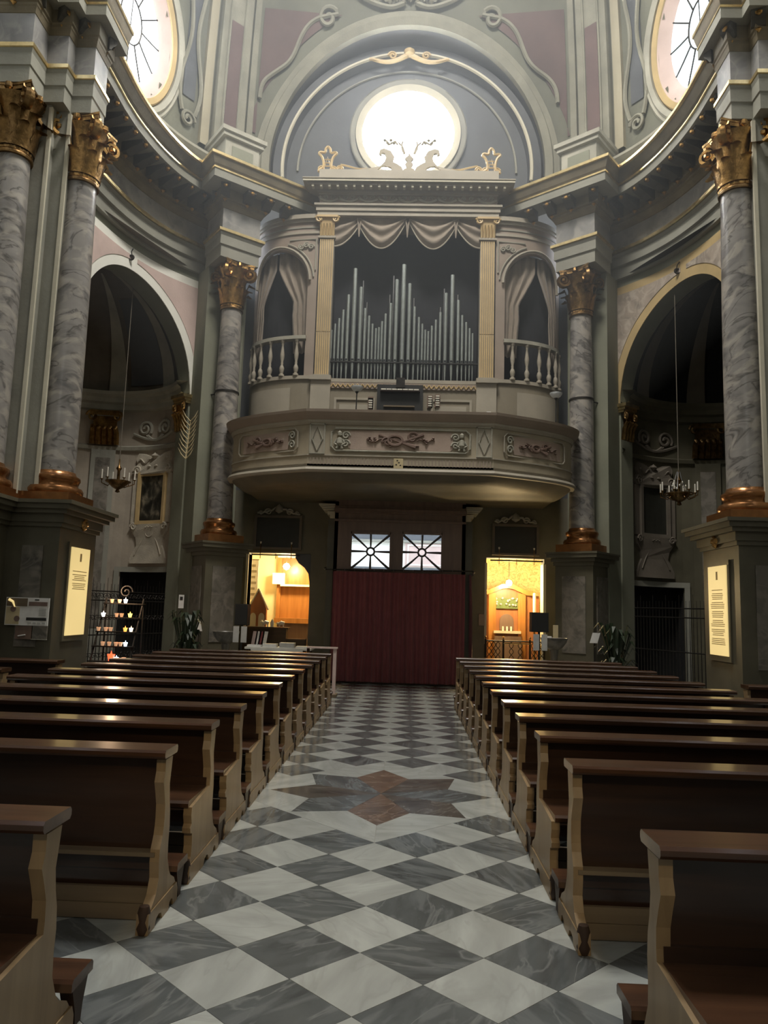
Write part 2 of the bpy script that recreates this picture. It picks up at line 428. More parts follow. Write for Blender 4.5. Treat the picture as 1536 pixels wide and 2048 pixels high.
def arch_z(s):
    k = (s-SM)/SH
    return Z_ARCH + 2.2*sqrt(max(0.0, 1-k*k)) if abs(k) < 1 else 0.0

# ------------------------------------------------------------------ floor
DX, DY, FY0 = 0.29, 0.279, 4.296
STAR = (0.0, FY0 + 9*DY)
floor_mb = MB().box(-9.5, 9.5, -10, 20.5, -0.12, -0.004)
floor = struct('floor', floor_mb, 'grout')
def diamond_mesh(mat, g=0.0018):
    a, b = DX-g, DY-g
    poly = [(0,-b),(a,0),(0,b),(-a,0)]
    return MB().prism(poly, lambda x,y:(x,y,-0.0035), lambda x,y:(x,y,0.0)).mesh('tile', mat)
me_w, me_d = diamond_mesh('tile_white'), diamond_mesh('tile_dark')
rest = {0: MB(), 1: MB()}
fz = ORG[floor.name]
for i in range(-30, 31):
    for j in range(-48, 52):
        if (i+j) % 2 == 0: continue
        x, y = i*DX, FY0 + j*DY
        if abs(x) > 8.4 or y < -9 or y > 19.5: continue
        if abs(i) + abs(j-9) < 5: continue
        dark = i % 2
        if abs(x) < 1.2 and 1.9 < y < 16.7:
            o = bpy.data.objects.new('tile', me_d if dark else me_w); COL.objects.link(o); o.parent = floor
            o.location = Vector((x, y, RNG.uniform(-0.0006, 0.0003))) - fz
            o.rotation_euler = (0, 0, 0)
        else:
            a, b = DX-.0018, DY-.0018
            rest[dark].prism([(x,y-b),(x+a,y),(x,y+b),(x-a,y)], lambda x,y:(x,y,-0.0035), lambda x,y:(x,y,-0.0002))
for k, nm in ((0,'light_tile_field'),(1,'dark_tile_field')):
    o = part(nm, rest[k], 'tile_dark' if k else 'tile_white', floor); o['kind'] = 'stuff'
# the eight-pointed star in the middle of the aisle
def poly_tile(pts, mat, g=0.0):
    mb = MB().prism(pts, lambda x,y:(x,y,-0.0035), lambda x,y:(x,y,0.0)); return part('star_tile', mb, mat, floor)
RO, RI = 0.975, 0.65
tip = [(STAR[0]+RO*sin(k*pi/4), STAR[1]+RO*cos(k*pi/4)) for k in range(8)]
inn = [(STAR[0]+RI*sin((k+.5)*pi/4), STAR[1]+RI*cos((k+.5)*pi/4)) for k in range(8)]
def shr(pts, e=0.0018):
    c = (sum(p[0] for p in pts)/len(pts), sum(p[1] for p in pts)/len(pts))
    return [(p[0] + (c[0]-p[0])*e*3, p[1] + (c[1]-p[1])*e*3) for p in pts]
smat = ['tile_brown','tile_umber','tile_dark','tile_umber','tile_brown','tile_dark','tile_umber','tile_dark']
for k in range(8): poly_tile(shr([STAR, inn[k-1], tip[k], inn[k]]), smat[k])
cor = [(STAR[0], STAR[1]+5*DY), (STAR[0]+5*DX, STAR[1]), (STAR[0], STAR[1]-5*DY), (STAR[0]-5*DX, STAR[1])]
for q in range(4):
    a = 2*q
    e0 = Vector(cor[q]); e1 = Vector(cor[(q+1) % 4])
    mid = e0.lerp(e1, .5)
    poly_tile(shr([tuple(e0), tip[a], inn[a], tip[a+1], tuple(mid)][::-1]), 'tile_white')
    poly_tile(shr([tuple(mid), tip[a+1], inn[a+1], tip[(a+2) % 8], tuple(e1)][::-1]), 'tile_white')

# ------------------------------------------------------------------ side walls with the chapel arches
def side_wall(sd, name):
    mb = MB(); N = 60
    def strip(sa, sb, n, zlo):
        for i in range(n):
            a, b = lerp(sa, sb, i/n), lerp(sa, sb, (i+1)/n)
            za, zb = zlo(a), zlo(b)
            for (u0, u1) in ((0.0, 1.0),):
                vs = [wpt(sd,a,za), wpt(sd,b,zb), wpt(sd,b,Z_ENT), wpt(sd,a,Z_ENT), wpt(sd,a,za,-.45), wpt(sd,b,zb,-.45), wpt(sd,b,Z_ENT,-.45), wpt(sd,a,Z_ENT,-.45)]
                mb.add(vs, [(0,1,2,3),(4,7,6,5),(0,4,5,1),(3,2,6,7)])
    strip(0.0, S0, 10, lambda s: 0.0)
    eps = 1e-4
    # opening: fine steps near the springing
    ks = [-cos(pi*i/44) for i in range(45)]
    for k0, k1 in zip(ks, ks[1:]):
        a, b = SM+SH*k0*(1-eps), SM+SH*k1*(1-eps); strip(a, b, 1, lambda s: max(Z_ARCH, arch_z(s)))
    strip(S1, PR.L, 8, lambda s: 0.0)
    # jamb cheeks
    for s in (S0, S1):
        mb.add([wpt(sd,s,0), wpt(sd,s,Z_ARCH), wpt(sd,s,Z_ARCH,-.45), wpt(sd,s,0,-.45)], [(0,1,2,3)])
    w = struct(name, mb, 'plaster_green')
    # wall above the entablature is the drum (ceiling); long nave wall towards the choir
    return w
wall_r = side_wall(1, 'wall_right'); wall_l = side_wall(-1, 'wall_left')
# the nave goes on past the photographer: straight side walls, choir wall
def nave_back(sd):
    mb = MB(); X = 6.35
    mb.box(min(sd*X, sd*(X+.3)), max(sd*X, sd*(X+.3)), -10, 11.2, 0, 11.6); return mb
struct('wall_right_choir', nave_back(1), 'plaster_grey'); struct('wall_left_choir', nave_back(-1), 'plaster_grey')
struct('wall_back', MB().box(-6.7, 6.7, -10.3, -10, 0, 22), 'plaster_grey')

# painted spandrels and archivolts
def sheet(sd, sa, sb, zlo, zhi, off, n=24):
    return MB().grid(lambda u, v: wpt(sd, lerp(sa, sb, u), lerp(zlo(lerp(sa,sb,u)), zhi(lerp(sa,sb,u)), v), off), n, 4)
def solid_sheet(sd, sa, sb, zlo, zhi, off, n=24):
    mb = MB()
    for i in range(n):
        a, b = lerp(sa, sb, i/n), lerp(sa, sb, (i+1)/n); P = []
        for o in (off, -.01):
            P += [wpt(sd,a,zlo(a),o), wpt(sd,b,zlo(b),o), wpt(sd,b,zhi(b),o), wpt(sd,a,zhi(a),o)]
        mb.add(P, [(0,1,2,3),(4,7,6,5),(0,4,5,1),(3,2,6,7),(1,5,6,2),(0,3,7,4)])
    return mb
for sd, wl, m1, m2 in ((-1, wall_l, 'plaster_white', 'plaster_pink'), (1, wall_r, 'plaster_ochre', 'marble_spandrel')):
    lo = lambda s: max(Z_ARCH, arch_z(s)) if S0 < s < S1 else Z_ARCH
    o = part('archivolt', solid_sheet(sd, S0-.02, S1+.14, lo, lambda s: 8.98, .02, 60), m1, wl)
    def lo2(s):
        k = (s-SM)/(SH+.16); return (Z_ARCH + .05 + 2.36*sqrt(max(0, 1-k*k)))
    for a, b in ((S0+.05, SM-.09), (SM+.09, S1+.06)):
        part('spandrel_panel', solid_sheet(sd, a, b, lambda s: min(lo2(s), 8.78), lambda s: 8.8, .032, 40), m2, wl)

# ------------------------------------------------------------------ chapels
CHC, CHR = (6.75, 15.15), 2.22
A_N, A_F = radians(-106.5), radians(150.5)
def chp(sd, ang, z, r=CHR): return (sd*(CHC[0]+r*cos(ang)), CHC[1]+r*sin(ang), z)
def outside(ang, r):
    x, y = CHC[0]+r*cos(ang), CHC[1]+r*sin(ang)
    q, n_ = PR.at(PR.find_y(y)); return x < q.x + .12
def chapel(sd, nm, dark):
    P = radians(116); hw = 0.36                       # doorway under the picture
    mb = MB()
    def seg(a, b, z0, z1, n): mb.grid(lambda u, v: chp(sd, lerp(a, b, u), lerp(z0, z1, v)), n, 1)
    seg(A_N, P-hw, 0, 6.6, 30); seg(P+hw, A_F, 0, 6.6, 6); seg(P-hw, P+hw, 2.3, 6.6, 10)
    w = struct('wall_chapel_' + nm, mb, dark)
    d = MB().grid(lambda u, v: chp(sd, lerp(P-hw, P+hw, u), v*2.3, CHR+.5), 6, 1)
    for a in (P-hw, P+hw): d.add([chp(sd,a,0), chp(sd,a,2.3), chp(sd,a,2.3,CHR+.5), chp(sd,a,0,CHR+.5)], [(0,1,2,3)])
    d.grid(lambda u, v: chp(sd, lerp(P-hw, P+hw, u), 2.3, CHR+.5*v), 6, 1)
    part('doorway_recess', d, 'shade_black', w)
    # doorway surround
    for a in (P-hw-.03, P+hw+.03):
        part('door_jamb', MB().grid(lambda u, v: chp(sd, a+lerp(-.03,.03,u), v*2.4, CHR-.05), 2, 1), 'plaster_grey', w)
    part('door_lintel', MB().grid(lambda u, v: chp(sd, lerp(P-hw-.06,P+hw+.06,u), 2.3+.12*v, CHR-.05), 10, 1), 'plaster_grey', w)
    # cornice ring
    mb = MB(); prof = [(0,6.15),(.10,6.18),(.12,6.3),(.2,6.34),(.22,6.44),(.3,6.5),(.32,6.58),(0,6.62)]
    mb.grid(lambda u, v: chp(sd, lerp(A_N, A_F, u), *(lambda k: (prof[k][1], CHR-prof[k][0]))(round(v*7))), 48, 7)
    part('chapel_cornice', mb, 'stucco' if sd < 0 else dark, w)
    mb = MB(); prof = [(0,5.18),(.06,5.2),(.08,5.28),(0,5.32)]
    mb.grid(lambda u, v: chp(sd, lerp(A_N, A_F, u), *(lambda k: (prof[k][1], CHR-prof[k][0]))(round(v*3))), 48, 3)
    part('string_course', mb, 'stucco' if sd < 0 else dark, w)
    # half dome
    mb = MB().grid(lambda u, v: chp(sd, 2*pi*u, 6.6+2.35*sin(v*pi/2), max(.001, CHR*cos(v*pi/2))), 64, 14, skip=lambda u, v: outside(2*pi*u, CHR*cos(v*pi/2)))
    cap = [chp(sd, lerp(A_N, A_F, i/30), 9.2) for i in range(31)]
    mb.add(cap, [tuple(range(31))]); mb.grid(lambda u, v: chp(sd, lerp(A_N, A_F, u), lerp(6.55, 9.2, v)), 30, 1)
    c = struct('ceiling_chapel_' + nm, mb, 'plaster_brown' if sd < 0 else 'shade_black')
    # ribs of the half dome and the painted panel between them
    for a in (radians(58), radians(86), radians(124)):
        part('vault_rib', MB().grid(lambda u, v: chp(sd, a+lerp(-.1,.1,u)*(1-.5*v), 6.6+2.3*sin(v*1.35), CHR*cos(v*1.35)-.06), 2, 12), 'stucco' if sd < 0 else 'plaster_brown', c)
    if sd < 0:
        part('painted_panel', MB().grid(lambda u, v: chp(sd, lerp(radians(94), radians(118), u), 6.6+2.35*sin(.08+v*.9), CHR*cos(.08+v*.9)-.045), 8, 10), 'plaster_dusk', c)
    # pilasters with gilded capitals
    for a in (radians(80), radians(-40), radians(25)):
        pw = .13
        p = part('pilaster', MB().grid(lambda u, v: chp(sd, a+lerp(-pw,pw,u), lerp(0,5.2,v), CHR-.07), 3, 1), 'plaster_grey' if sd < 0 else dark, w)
        part('pilaster_panel', MB().grid(lambda u, v: chp(sd, a+lerp(-pw*.6,pw*.6,u), lerp(1.0,5.0,v), CHR-.085), 3, 1), 'marble_panel', p)
        cp = MB()
        for k in range(5): 
            aa = a + lerp(-pw,pw,k/4)
            cp.tube([chp(sd,aa,5.32,CHR-.09), chp(sd,aa,5.6,CHR-.14), chp(sd,aa,5.72,CHR-.24), chp(sd,aa,5.66,CHR-.27)], [.07,.07,.055,.03], 6)
        for e in (-1, 1):
            cc = a + e*pw*1.15
            cp.tube([chp(sd, cc+e*.0+x/CHR, 5.98+z, CHR-.2) for x, z in spiral(0,0,.13,1.5,e)], .03, 5)
        cp.grid(lambda u, v: chp(sd, a+lerp(-pw,pw,u), lerp(5.32,6.0,v), CHR-.08-.06*v), 4, 2)
        cp.grid(lambda u, v: chp(sd, a+lerp(-pw*1.3,pw*1.3,u), lerp(6.0,6.12,v), CHR-.24), 4, 1)
        part('capital', cp, 'gold' if sd < 0 else 'gold_dark', p, True)
    return w
chl = chapel(-1, 'left', 'chapel_lit_brown'); chr_ = chapel(1, 'right', 'pedestal_olive')  # left wall lighter, right darker

# relief scrolls between the chapel capitals
for sd, w, mt in ((-1, chl, 'stucco'), (1, chr_, 'plaster_brown')):
    mb = MB()
    for a0, sg in ((106, 1), (122, -1)):
        a = radians(a0)
        mb.tube([chp(sd, a+x/CHR, 5.72+z, CHR-.03) for x, z in spiral(0,0,.2,1.6,sg*-sd,-.6)], [.035]*23, 5)
        mb.tube([chp(sd, a+sg*(.04+.22*t), 5.55-.12*sin(t*pi), CHR-.03) for t in [i/10 for i in range(11)]], .03, 5)
    mb.tube([chp(sd, radians(lerp(98,130,t)), 5.6-.16*sin(t*pi), CHR-.03) for t in [i/16 for i in range(17)]], .035, 5)
    part('relief_scroll', mb, mt, w, True)

# ------------------------------------------------------------------ front wall
OPL = (-3.50, -2.05, 2.84); OPR = (2.02, 3.35, 2.87)
mb = MB(); Y0, Y1 = Y_FRONT, Y_FRONT+.35
def wbox(x0, x1, z0, z1): mb.box(x0, x1, Y0, Y1, z0, z1)
wbox(-4.6, OPL[0], 0, 2.9); wbox(OPL[1], -1.3, 0, 2.9); wbox(1.3, OPR[0], 0, 2.9); wbox(OPR[1], 4.6, 0, 2.9)
wbox(OPL[0], OPL[1], OPL[2], 2.9); wbox(OPR[0], OPR[1], OPR[2], 2.9)
wbox(-4.6, -1.3, 2.9, 3.5); wbox(1.3, 4.6, 2.9, 3.5); wbox(-4.6, 4.6, 3.5, 11.6)
WC, WR_ = (-0.06, 13.42), 1.17                                   # round window
n = 64
def outer(a):
    x, z = cos(a), sin(a); k = min(4.4/abs(x) if abs(x) > 1e-6 else 99, (4.0/abs(z) if z > 0 else 1.82/abs(z)) if abs(z) > 1e-6 else 99)
    return (WC[0]+x*k, WC[1]+z*k)
for y, sgn in ((Y0, 1), (Y1, -1)):
    vs = []; 
    for i in range(n):
        a = 2*pi*i/n; vs += [(WC[0]+WR_*cos(a), y, WC[1]+WR_*sin(a)), (outer(a)[0], y, outer(a)[1])]
    mb.add(vs, [(2*i, 2*i+1, 2*((i+1) % n)+1, 2*((i+1) % n)) for i in range(n)])
vs = []
for i in range(n):
    a = 2*pi*i/n; vs += [(WC[0]+WR_*cos(a), Y0, WC[1]+WR_*sin(a)), (WC[0]+WR_*cos(a), Y1, WC[1]+WR_*sin(a))]
mb.add(vs, [(2*i, 2*i+1, 2*((i+1) % n)+1, 2*((i+1) % n)) for i in range(n)])
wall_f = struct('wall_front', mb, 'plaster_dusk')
m = MB()
for a, b, c, d in ((-4.5,OPL[0],0,4.3),(OPL[1],-1.3,0,4.3),(1.3,OPR[0],0,4.3),(OPR[1],4.5,0,4.3),(OPL[0],OPL[1],OPL[2],4.3),(OPR[0],OPR[1],OPR[2],4.3)): m.box(a, b, Y_FRONT-.015, Y_FRONT+.01, c, d)
part('olive_dado', m, 'dado_olive', wall_f)
# round window: ring mouldings and bright frosted pane
def ringsweep(cx, cz, prof, yface, seg=64, a0=0, a1=2*pi):
    m = MB(); k = len(prof)
    m.grid(lambda u, v: (cx + prof[round(v*(k-1))][0]*cos(lerp(a0,a1,u)), yface - prof[round(v*(k-1))][1], cz + prof[round(v*(k-1))][0]*sin(lerp(a0,a1,u))), seg, k-1)
    return m
win1 = struct('window_1', MB().lathe([(0.001,0),(WR_+.02,0)], (0,0,0), 48), 'day_round')
me = win1.data
for vtx in me.vertices: vtx.co = (vtx.co.x, 0, vtx.co.y)
win1.location = (WC[0], Y1-.06, WC[1]); ORG[win1.name] = Vector(win1.location)
part('window_ring', ringsweep(WC[0], WC[1], [(WR_-.02,-.2),(WR_-.02,.08),(WR_+.1,.12),(WR_+.14,.12),(WR_+.14,.02)], Y0), 'plaster_cream', win1, True)
part('window_ring', ringsweep(WC[0], WC[1], [(WR_+.16,0),(WR_+.16,.06),(WR_+.27,.10),(WR_+.30,.10),(WR_+.30,0)], Y0), 'plaster_grey', win1, True)

# ------------------------------------------------------------------ drum and vault
DC = Vector((0.0, 6.0)); DZ0, DH = 11.5, 13.0
DPATH = [(6.1,-7.0),(6.1,4.0)] + [(x, y) for x, y in RIGHT] + [(3.6,17.22),(3.2,17.28)]
left_half = [(-x, y) for x, y in DPATH[::-1]]
full = DPATH + [(2.0,17.3),(1.0,17.3),(0,17.3),(-1.0,17.3),(-2.0,17.3)] + left_half
back = [(-6.1,-7.0),(-5,-9.9),(0,-9.95),(5,-9.9),(6.1,-7.0)]
PD = Path(full)
def drum(s, t, off=0.0):
    q, n_ = PD.at(s); c = cos(t)
    p = DC + (q - DC)*c + n_*off*c
    return (p.x, p.y, DZ0 + DH*sin(t) - off*sin(t)*.6)
AR_C, AR_R = (-0.08, 12.4), 3.42                                  # great arch over the organ
def in_arch(p): return p[1] > 13 and (p[0]-AR_C[0])**2 + (p[2]-AR_C[1])**2 < (AR_R+.14)**2
TM = radians(86)
s_off = 0.0
sWR = None
lo, hi = 0.0, PD.L/2
for _ in range(50):
    m_ = (lo+hi)/2
    if PD.at(m_)[0].y < 14.15: lo = m_
    else: hi = m_
sWR = lo; sWL = PD.L - lo
OT = math.asin((13.75-DZ0)/DH); OA, OB = 1.02, 1.30/DH/cos(OT)
def oval(s, t): return min(((s-sWR)/OA)**2, ((s-sWL)/OA)**2) + ((t-OT)/OB)**2
NS = 260; NT = 70
mb = MB().grid(lambda u, v: drum(u*PD.L, v*v*.35*TM + v*.65*TM), NS, NT,
    skip=lambda u, v: in_arch(drum(u*PD.L, v*v*.35*TM + v*.65*TM)) or oval(u*PD.L, v*v*.35*TM+v*.65*TM) < 1.38)
# close the vault over the choir
bp = Path(back)
mb.grid(lambda u, v: (lambda q, t: (DC.x+(q.x-DC.x)*cos(t), DC.y+(q.y-DC.y)*cos(t), DZ0+DH*sin(t)))(bp.at(u*bp.L)[0], v*TM), 24, 24)
ceil = struct('ceiling', mb, 'vault_plaster', True)
struct('ceiling_lantern', MB().lathe([(0.01,0),(1.2,0)], (DC.x, DC.y, DZ0+DH*sin(TM)), 24), 'plaster_grey')
def drum_find(X, z):
    """s of the drum front part at given x and height"""
    t = math.asin(max(0, min(.99, (z-DZ0)/DH))); lo, hi = PD.L*.3, PD.L*.7
    for _ in range(45):
        m_ = (lo+hi)/2
        if drum(m_, t)[0] > X: lo = m_
        else: hi = m_
    return drum(lo, t)
def arch_pt(th, r, y=None, dy=0.0):
    X, z = AR_C[0]+r*cos(th), AR_C[1]+r*sin(th)
    return (X, (drum_find(X, z)[1] if y is None else y) + dy, z)
NA = 48; A0, A1 = -.14, pi+.14
def arch_strip(ra, rb, ya, yb, da=0, db=0): 
    return MB().grid(lambda u, v: (lambda th: tuple(Vector(arch_pt(th, ra, ya, da)).lerp(Vector(arch_pt(th, rb, yb, db)), v)))(lerp(A0, A1, u)), NA, 1)
# barrel between drum and lunette wall, archivolt and cream arris
part('arch_soffit', arch_strip(AR_R, AR_R-.06, None, Y0+.05, -.05, 0), 'vault_blue', ceil, True)
m = MB()
for (ra, rb, da, db) in ((AR_R-.02, AR_R-.02, 0, -.16), (AR_R-.02, AR_R+.16, -.16, -.16), (AR_R+.16, AR_R+.2, -.16, -.1), (AR_R+.2, AR_R+.34, -.1, -.06), (AR_R+.34, AR_R+.34, -.06, .1)):
    m.add(*(lambda g: (g.v, g.f))(arch_strip(ra, rb, None, None, da, db)))
part('archivolt_band', m, 'vault_stucco', ceil, True)
m = ringsweep(AR_C[0], AR_C[1], [(3.42,-.02),(3.30,.22),(3.06,.24),(3.04,.22),(3.0,.0)], Y0, 64, -.1, pi+.1)
part('lunette_moulding', m, 'vault_blue', wall_f, True)
m = MB().tube([(AR_C[0]+3.07*cos(a), Y0-.24, AR_C[1]+3.07*sin(a)) for a in [lerp(-.1, pi+.1, i/60) for i in range(61)]], .045, 6)
part('cream_arris', m, 'plaster_cream', wall_f, True)  # thin edge in plain cream, paler than the moulding behind
m = MB().tube([(AR_C[0]+2.72*cos(a), Y0-.03, AR_C[1]+2.72*sin(a)) for a in [lerp(0, pi, i/60) for i in range(61)]], .03, 6)
part('lunette_line', m, 'plaster_grey', wall_f, True)
# keystone swag in gilding under the arch
m = MB()
for sg in (-1, 1):
    m.tube([(AR_C[0]+sg*t, Y0-.28, AR_C[1]+3.07-.05-.18*abs(sin(t*3.2))-.13*t*t) for t in [i/14 for i in range(15)]], [.07-.03*i/14 for i in range(15)], 6)
    m.tube([(AR_C[0]+sg*(.42)+x, Y0-.28, AR_C[1]+2.98+z) for x, z in spiral(0,0,.11,1.5,sg)], .028, 5)
m.lathe([(.001,-.14),(.12,-.06),(.14,.03),(.05,.11),(.001,.13)], (AR_C[0], Y0-.3, AR_C[1]+3.05), 10)
part('keystone_swag', m, 'gilt_paint', wall_f, True)

# oval windows of the drum
for k, (s_, sd) in enumerate(((sWR, 1), (sWL, -1))):
    def E(fr, off, a): return drum(s_ + OA*fr*cos(a), OT + OB*fr*sin(a), off)
    pane = MB(); vs = [E(.0001, -.16, 0)] + [E(.92, -.16, 2*pi*i/40) for i in range(40)]
    pane.add(vs, [(0, 1+i, 1+(i+1) % 40) for i in range(40)])
    w = struct('window_%d' % (2+k), pane, 'day_oval' if sd < 0 else 'day_oval_blue')
    def ring(stops): 
        kk = len(stops); return MB().grid(lambda u, v: E(stops[round(v*(kk-1))][0], stops[round(v*(kk-1))][1], 2*pi*u), 56, kk-1)
    part('window_reveal', ring([(.90,-.18),(1.02,-.07),(1.16,.02)]), 'plaster_pink', w, True)
    part('window_border', ring([(1.16,.0),(1.16,.06),(1.26,.09),(1.29,.05),(1.29,-.02)]), 'plaster_ochre', w, True)
    part('window_frame', ring([(1.30,-.02),(1.31,.10),(1.40,.14),(1.46,.06),(1.50,.08),(1.55,.02),(1.55,-.06)]), 'stucco', w, True)
    bars = MB()
    bars.tube([E(.36, -.12, 2*pi*i/28) for i in range(28)], .018, 5, True)
    for i in range(12):
        a = 2*pi*i/12; bars.tube([E(lerp(.36,.90,q/4), -.12, a) for q in range(5)], .018, 5)
    bars.tube([E(lerp(.0,.36,q/3), -.12, pi/2) for q in range(4)], .012, 5); bars.tube([E(lerp(.0,.36,q/3), -.12, -pi/2) for q in range(4)], .012, 5)
    part('glazing_bars', bars, 'iron', w)

# ribs over the far columns, painted panels, attic band
def find_s(y, right=True):
    lo, hi = 0.0, PD.L/2
    for _ in range(50):
        m_ = (lo+hi)/2
        if PD.at(m_)[0].y < y: lo = m_
        else: hi = m_
    return lo if right else PD.L-lo
T0, T1 = 0.0, 0.5
for right in (True, False):
    sR = find_s(16.55, right); sg = 1 if right else -1
    def strip(sa, sb, off, th, t0=.06, t1=.62, n=20):
        m = MB(); vs = []
        m.grid(lambda u, v: drum(sR+sg*lerp(sa,sb,u), lerp(t0,t1,v), off), 3, n)
        for s_e in (sa, sb):
            m.grid(lambda u, v: drum(sR+sg*s_e, lerp(t0,t1,v), lerp(-.02, off, u)), 1, n)
        return m
    rib = part('vault_rib', strip(-.42, .40, .20, .2), 'vault_stucco', ceil, True)
    part('rib_panel', strip(-.17, .15, .225, .2, .09, .30), 'vault_purple', rib)
    for e in (-.21, .19): part('rib_fillet', MB().tube([drum(sR+sg*e, lerp(.08,.6,i/16), .23) for i in range(17)], .028, 5), 'vault_stucco', rib, True)
    part('rib_side', strip(-.72, -.5, .10, .1), 'vault_cream', ceil, True)
    part('rib_side', strip(.5, .66, .10, .1), 'vault_stucco', ceil, True)
    # dark red panel between rib and great arch
    m = MB()
    def pp(u, v):
        t = lerp(.13, .36, v); z = DZ0+DH*sin(t); base = drum(sR+sg*.78, t, .03)
        xa = AR_C[0] + (1 if right else -1)*sqrt(max(0, (AR_R+.62)**2 - min(AR_R+.6, z-AR_C[1])**2))
        q = drum_find(xa, z); q = (q[0], q[1]-.03, q[2])
        return tuple(Vector(base).lerp(Vector(q), u))
    m.grid(pp, 6, 14); part('vault_panel', m, 'vault_purple', ceil, True)
    # scroll frame along that panel
    S_ = 1 if right else -1
    fr = []
    for i in range(24):
        k = i/23; th = lerp(.42, 1.02, k); r = AR_R+.60+.10*sin(k*9)+.16*k*k
        X, z = AR_C[0]+S_*r*cos(th), AR_C[1]+r*sin(th); q = drum_find(X, z); fr.append((q[0], q[1]-.07, q[2]))
    for x, z in spiral(0, 0, .26, 1.3, -S_, .3): 
        q = drum_find(fr[23][0]+x-S_*.2, fr[23][2]+z); fr.append((q[0], q[1]-.07, q[2]))
    part('stucco_frame', MB().tube(fr, .055, 6), 'vault_stucco', ceil, True)
    # long S-shaped cartouche between rib and oval window
    m = MB(); base = find_s(15.75, right)
    for e in (-1, 1):
        m.tube([drum(base+e*(.18+.14*sin(3*pi*k/20)*(1-k/26)), .10+.30*k/20, .06) for k in range(21)], .05, 6)
    for kz in (.09, .41):
        P_ = [drum(base+x, kz+z/DH, .07) for x, z in spiral(0,0,.2,1.6,sg)]; m.tube(P_, .04, 5)
    part('stucco_cartouche', m, 'vault_stucco', ceil, True)
    # large coloured fields of the side vault
    part('vault_field', MB().grid(lambda u, v: drum(base+lerp(-.17,.17,u), lerp(.13,.38,v), .03), 3, 14), 'vault_blue', ceil, True)
# crowning cartouche over the great arch
m = MB()
def fpt(X, z): q = drum_find(X, z); return (q[0], q[1]-.08, q[2])
for S_ in (-1, 1):
    P_ = [(.15,16.3),(.45,16.22),(.8,16.28),(1.15,16.42),(1.35,16.62),(1.3,16.85),(1.05,16.98)]
    m.tube([fpt(AR_C[0]+S_*x, z) for x, z in catmull(P_, 5)], .06, 6)
    m.tube([fpt(AR_C[0]+S_*.62+x, 16.55+z) for x, z in spiral(0,0,.22,1.7,S_)], .045, 5)
    m.tube([fpt(AR_C[0]+S_*(.2+.1*k), 16.45+.12*sin(k*1.3)) for k in range(9)], .04, 5)
m.tube([fpt(AR_C[0]+.28*cos(a), 16.62+.2*sin(a)) for a in [2*pi*i/20 for i in range(20)]], .05, 6, True)
for k in range(7): m.lathe([(.001,-.06),(.07,0),(.001,.08)], fpt(AR_C[0]-.5+k/6, 16.32+.05*(k % 2)), 8)
part('stucco_cartouche', m, 'vault_stucco', ceil, True)

# ------------------------------------------------------------------ entablature (trim)
PROF_ARC = [(0,Z_ENT),(.10,Z_ENT),(.10,9.40),(.16,9.42),(.16,9.62),(.22,9.68),(0,9.72)]
PROF_FIL = [(.14,9.68),(.26,9.70),(.26,9.76),(.14,9.78)]
PROF_FRI = [(0,9.72),(.09,9.74),(.09,10.28),(0,10.3)]
PROF_BED = [(0,10.26),(.12,10.27),(.20,10.36),(.24,10.38),(.24,10.42),(.32,10.44),(.32,10.68),(0,10.70)]
PROF_CORO = [(0,10.66),(.84,10.66),(.84,10.84),(.80,10.86),(0,10.9)]
PROF_LIN1 = [(.78,10.83),(.875,10.84),(.875,10.875),(.78,10.89)]
PROF_CYM = [(0,10.87),(.84,10.88),(.90,10.93),(.98,11.04),(1.02,11.10),(0,11.14)]
PROF_LIN2 = [(.94,11.07),(1.06,11.09),(1.06,11.15),(.90,11.19)]
PROF_TOP = [(0,11.12),(1.0,11.16),(.1,11.24),(0,11.24)]
ENT = [('architrave',PROF_ARC,'plaster_grey'),('architrave_fillet',PROF_FIL,'gold_line'),('frieze',PROF_FRI,'marble_frieze'),('bed_moulding',PROF_BED,'plaster_ochre_dull'),
       ('corona',PROF_CORO,'plaster_grey'),('gilded_fillet',PROF_LIN1,'gold_line'),('cyma',PROF_CYM,'plaster_ochre_dull'),('gilded_fillet',PROF_LIN2,'gold_line'),('weathering',PROF_TOP,'plaster_grey')]
def prof_scale(p, k): return [(o*k, z) for o, z in p]
def mirrored(path, sd): return list(path) if sd > 0 else [(-x, y) for x, y in path][::-1]
# modillion: S-shaped bracket under the corona (local: +x = outwards from the wall)
mod = MB(); mp = [(.30,.0),(.30,-.22),(.42,-.21),(.55,-.14),(.70,-.10),(.78,-.06),(.78,0)]
mod.prism([(p[0], p[1]) for p in mp], lambda a,b:(a,-.10,b), lambda a,b:(a,.10,b))
mod_me = mod.mesh('modillion', 'modillion_dark')
tipm = MB().lathe([(.001,-.05),(.045,-.02),(.05,.02),(.001,.05)], (.79,0,-.07), 8).lathe([(.001,-.06),(.05,0),(.001,.05)], (.36,.0,-.25), 8)
tip_me = tipm.mesh('gilded_leaf', 'gold', True)
def modillions(parent, path, step, ks=1.0, s_from=0.2):
    p = Path(path); off = origin_of(parent); s = s_from
    while s < p.L-.15:
        q, n_ = p.at(s)
        o = bpy.data.objects.new('modillion', mod_me); COL.objects.link(o); o.parent = parent
        o.location = Vector((q.x, q.y, 10.66)) - off; o.rotation_euler = (0,0,math.atan2(n_.y, n_.x)); o.scale = (ks, 1, 1)
        g = bpy.data.objects.new('gilded_leaf', tip_me); COL.objects.link(g); g.parent = o
        s += step
def entablature(idx, path, k=1.0, step=.46, s_from=.2, upper=None):
    first = None
    for nm, pr, mt in ENT:
        m = MB().sweep(path if (upper is None or pr[0][1] < 10.5) else upper, prof_scale(pr, k))
        if first is None:
            first = struct('trim_%d' % idx, m, mt)
        else: part(nm, m, mt, first)
    modillions(first, upper or path, step, k, s_from)
    return first
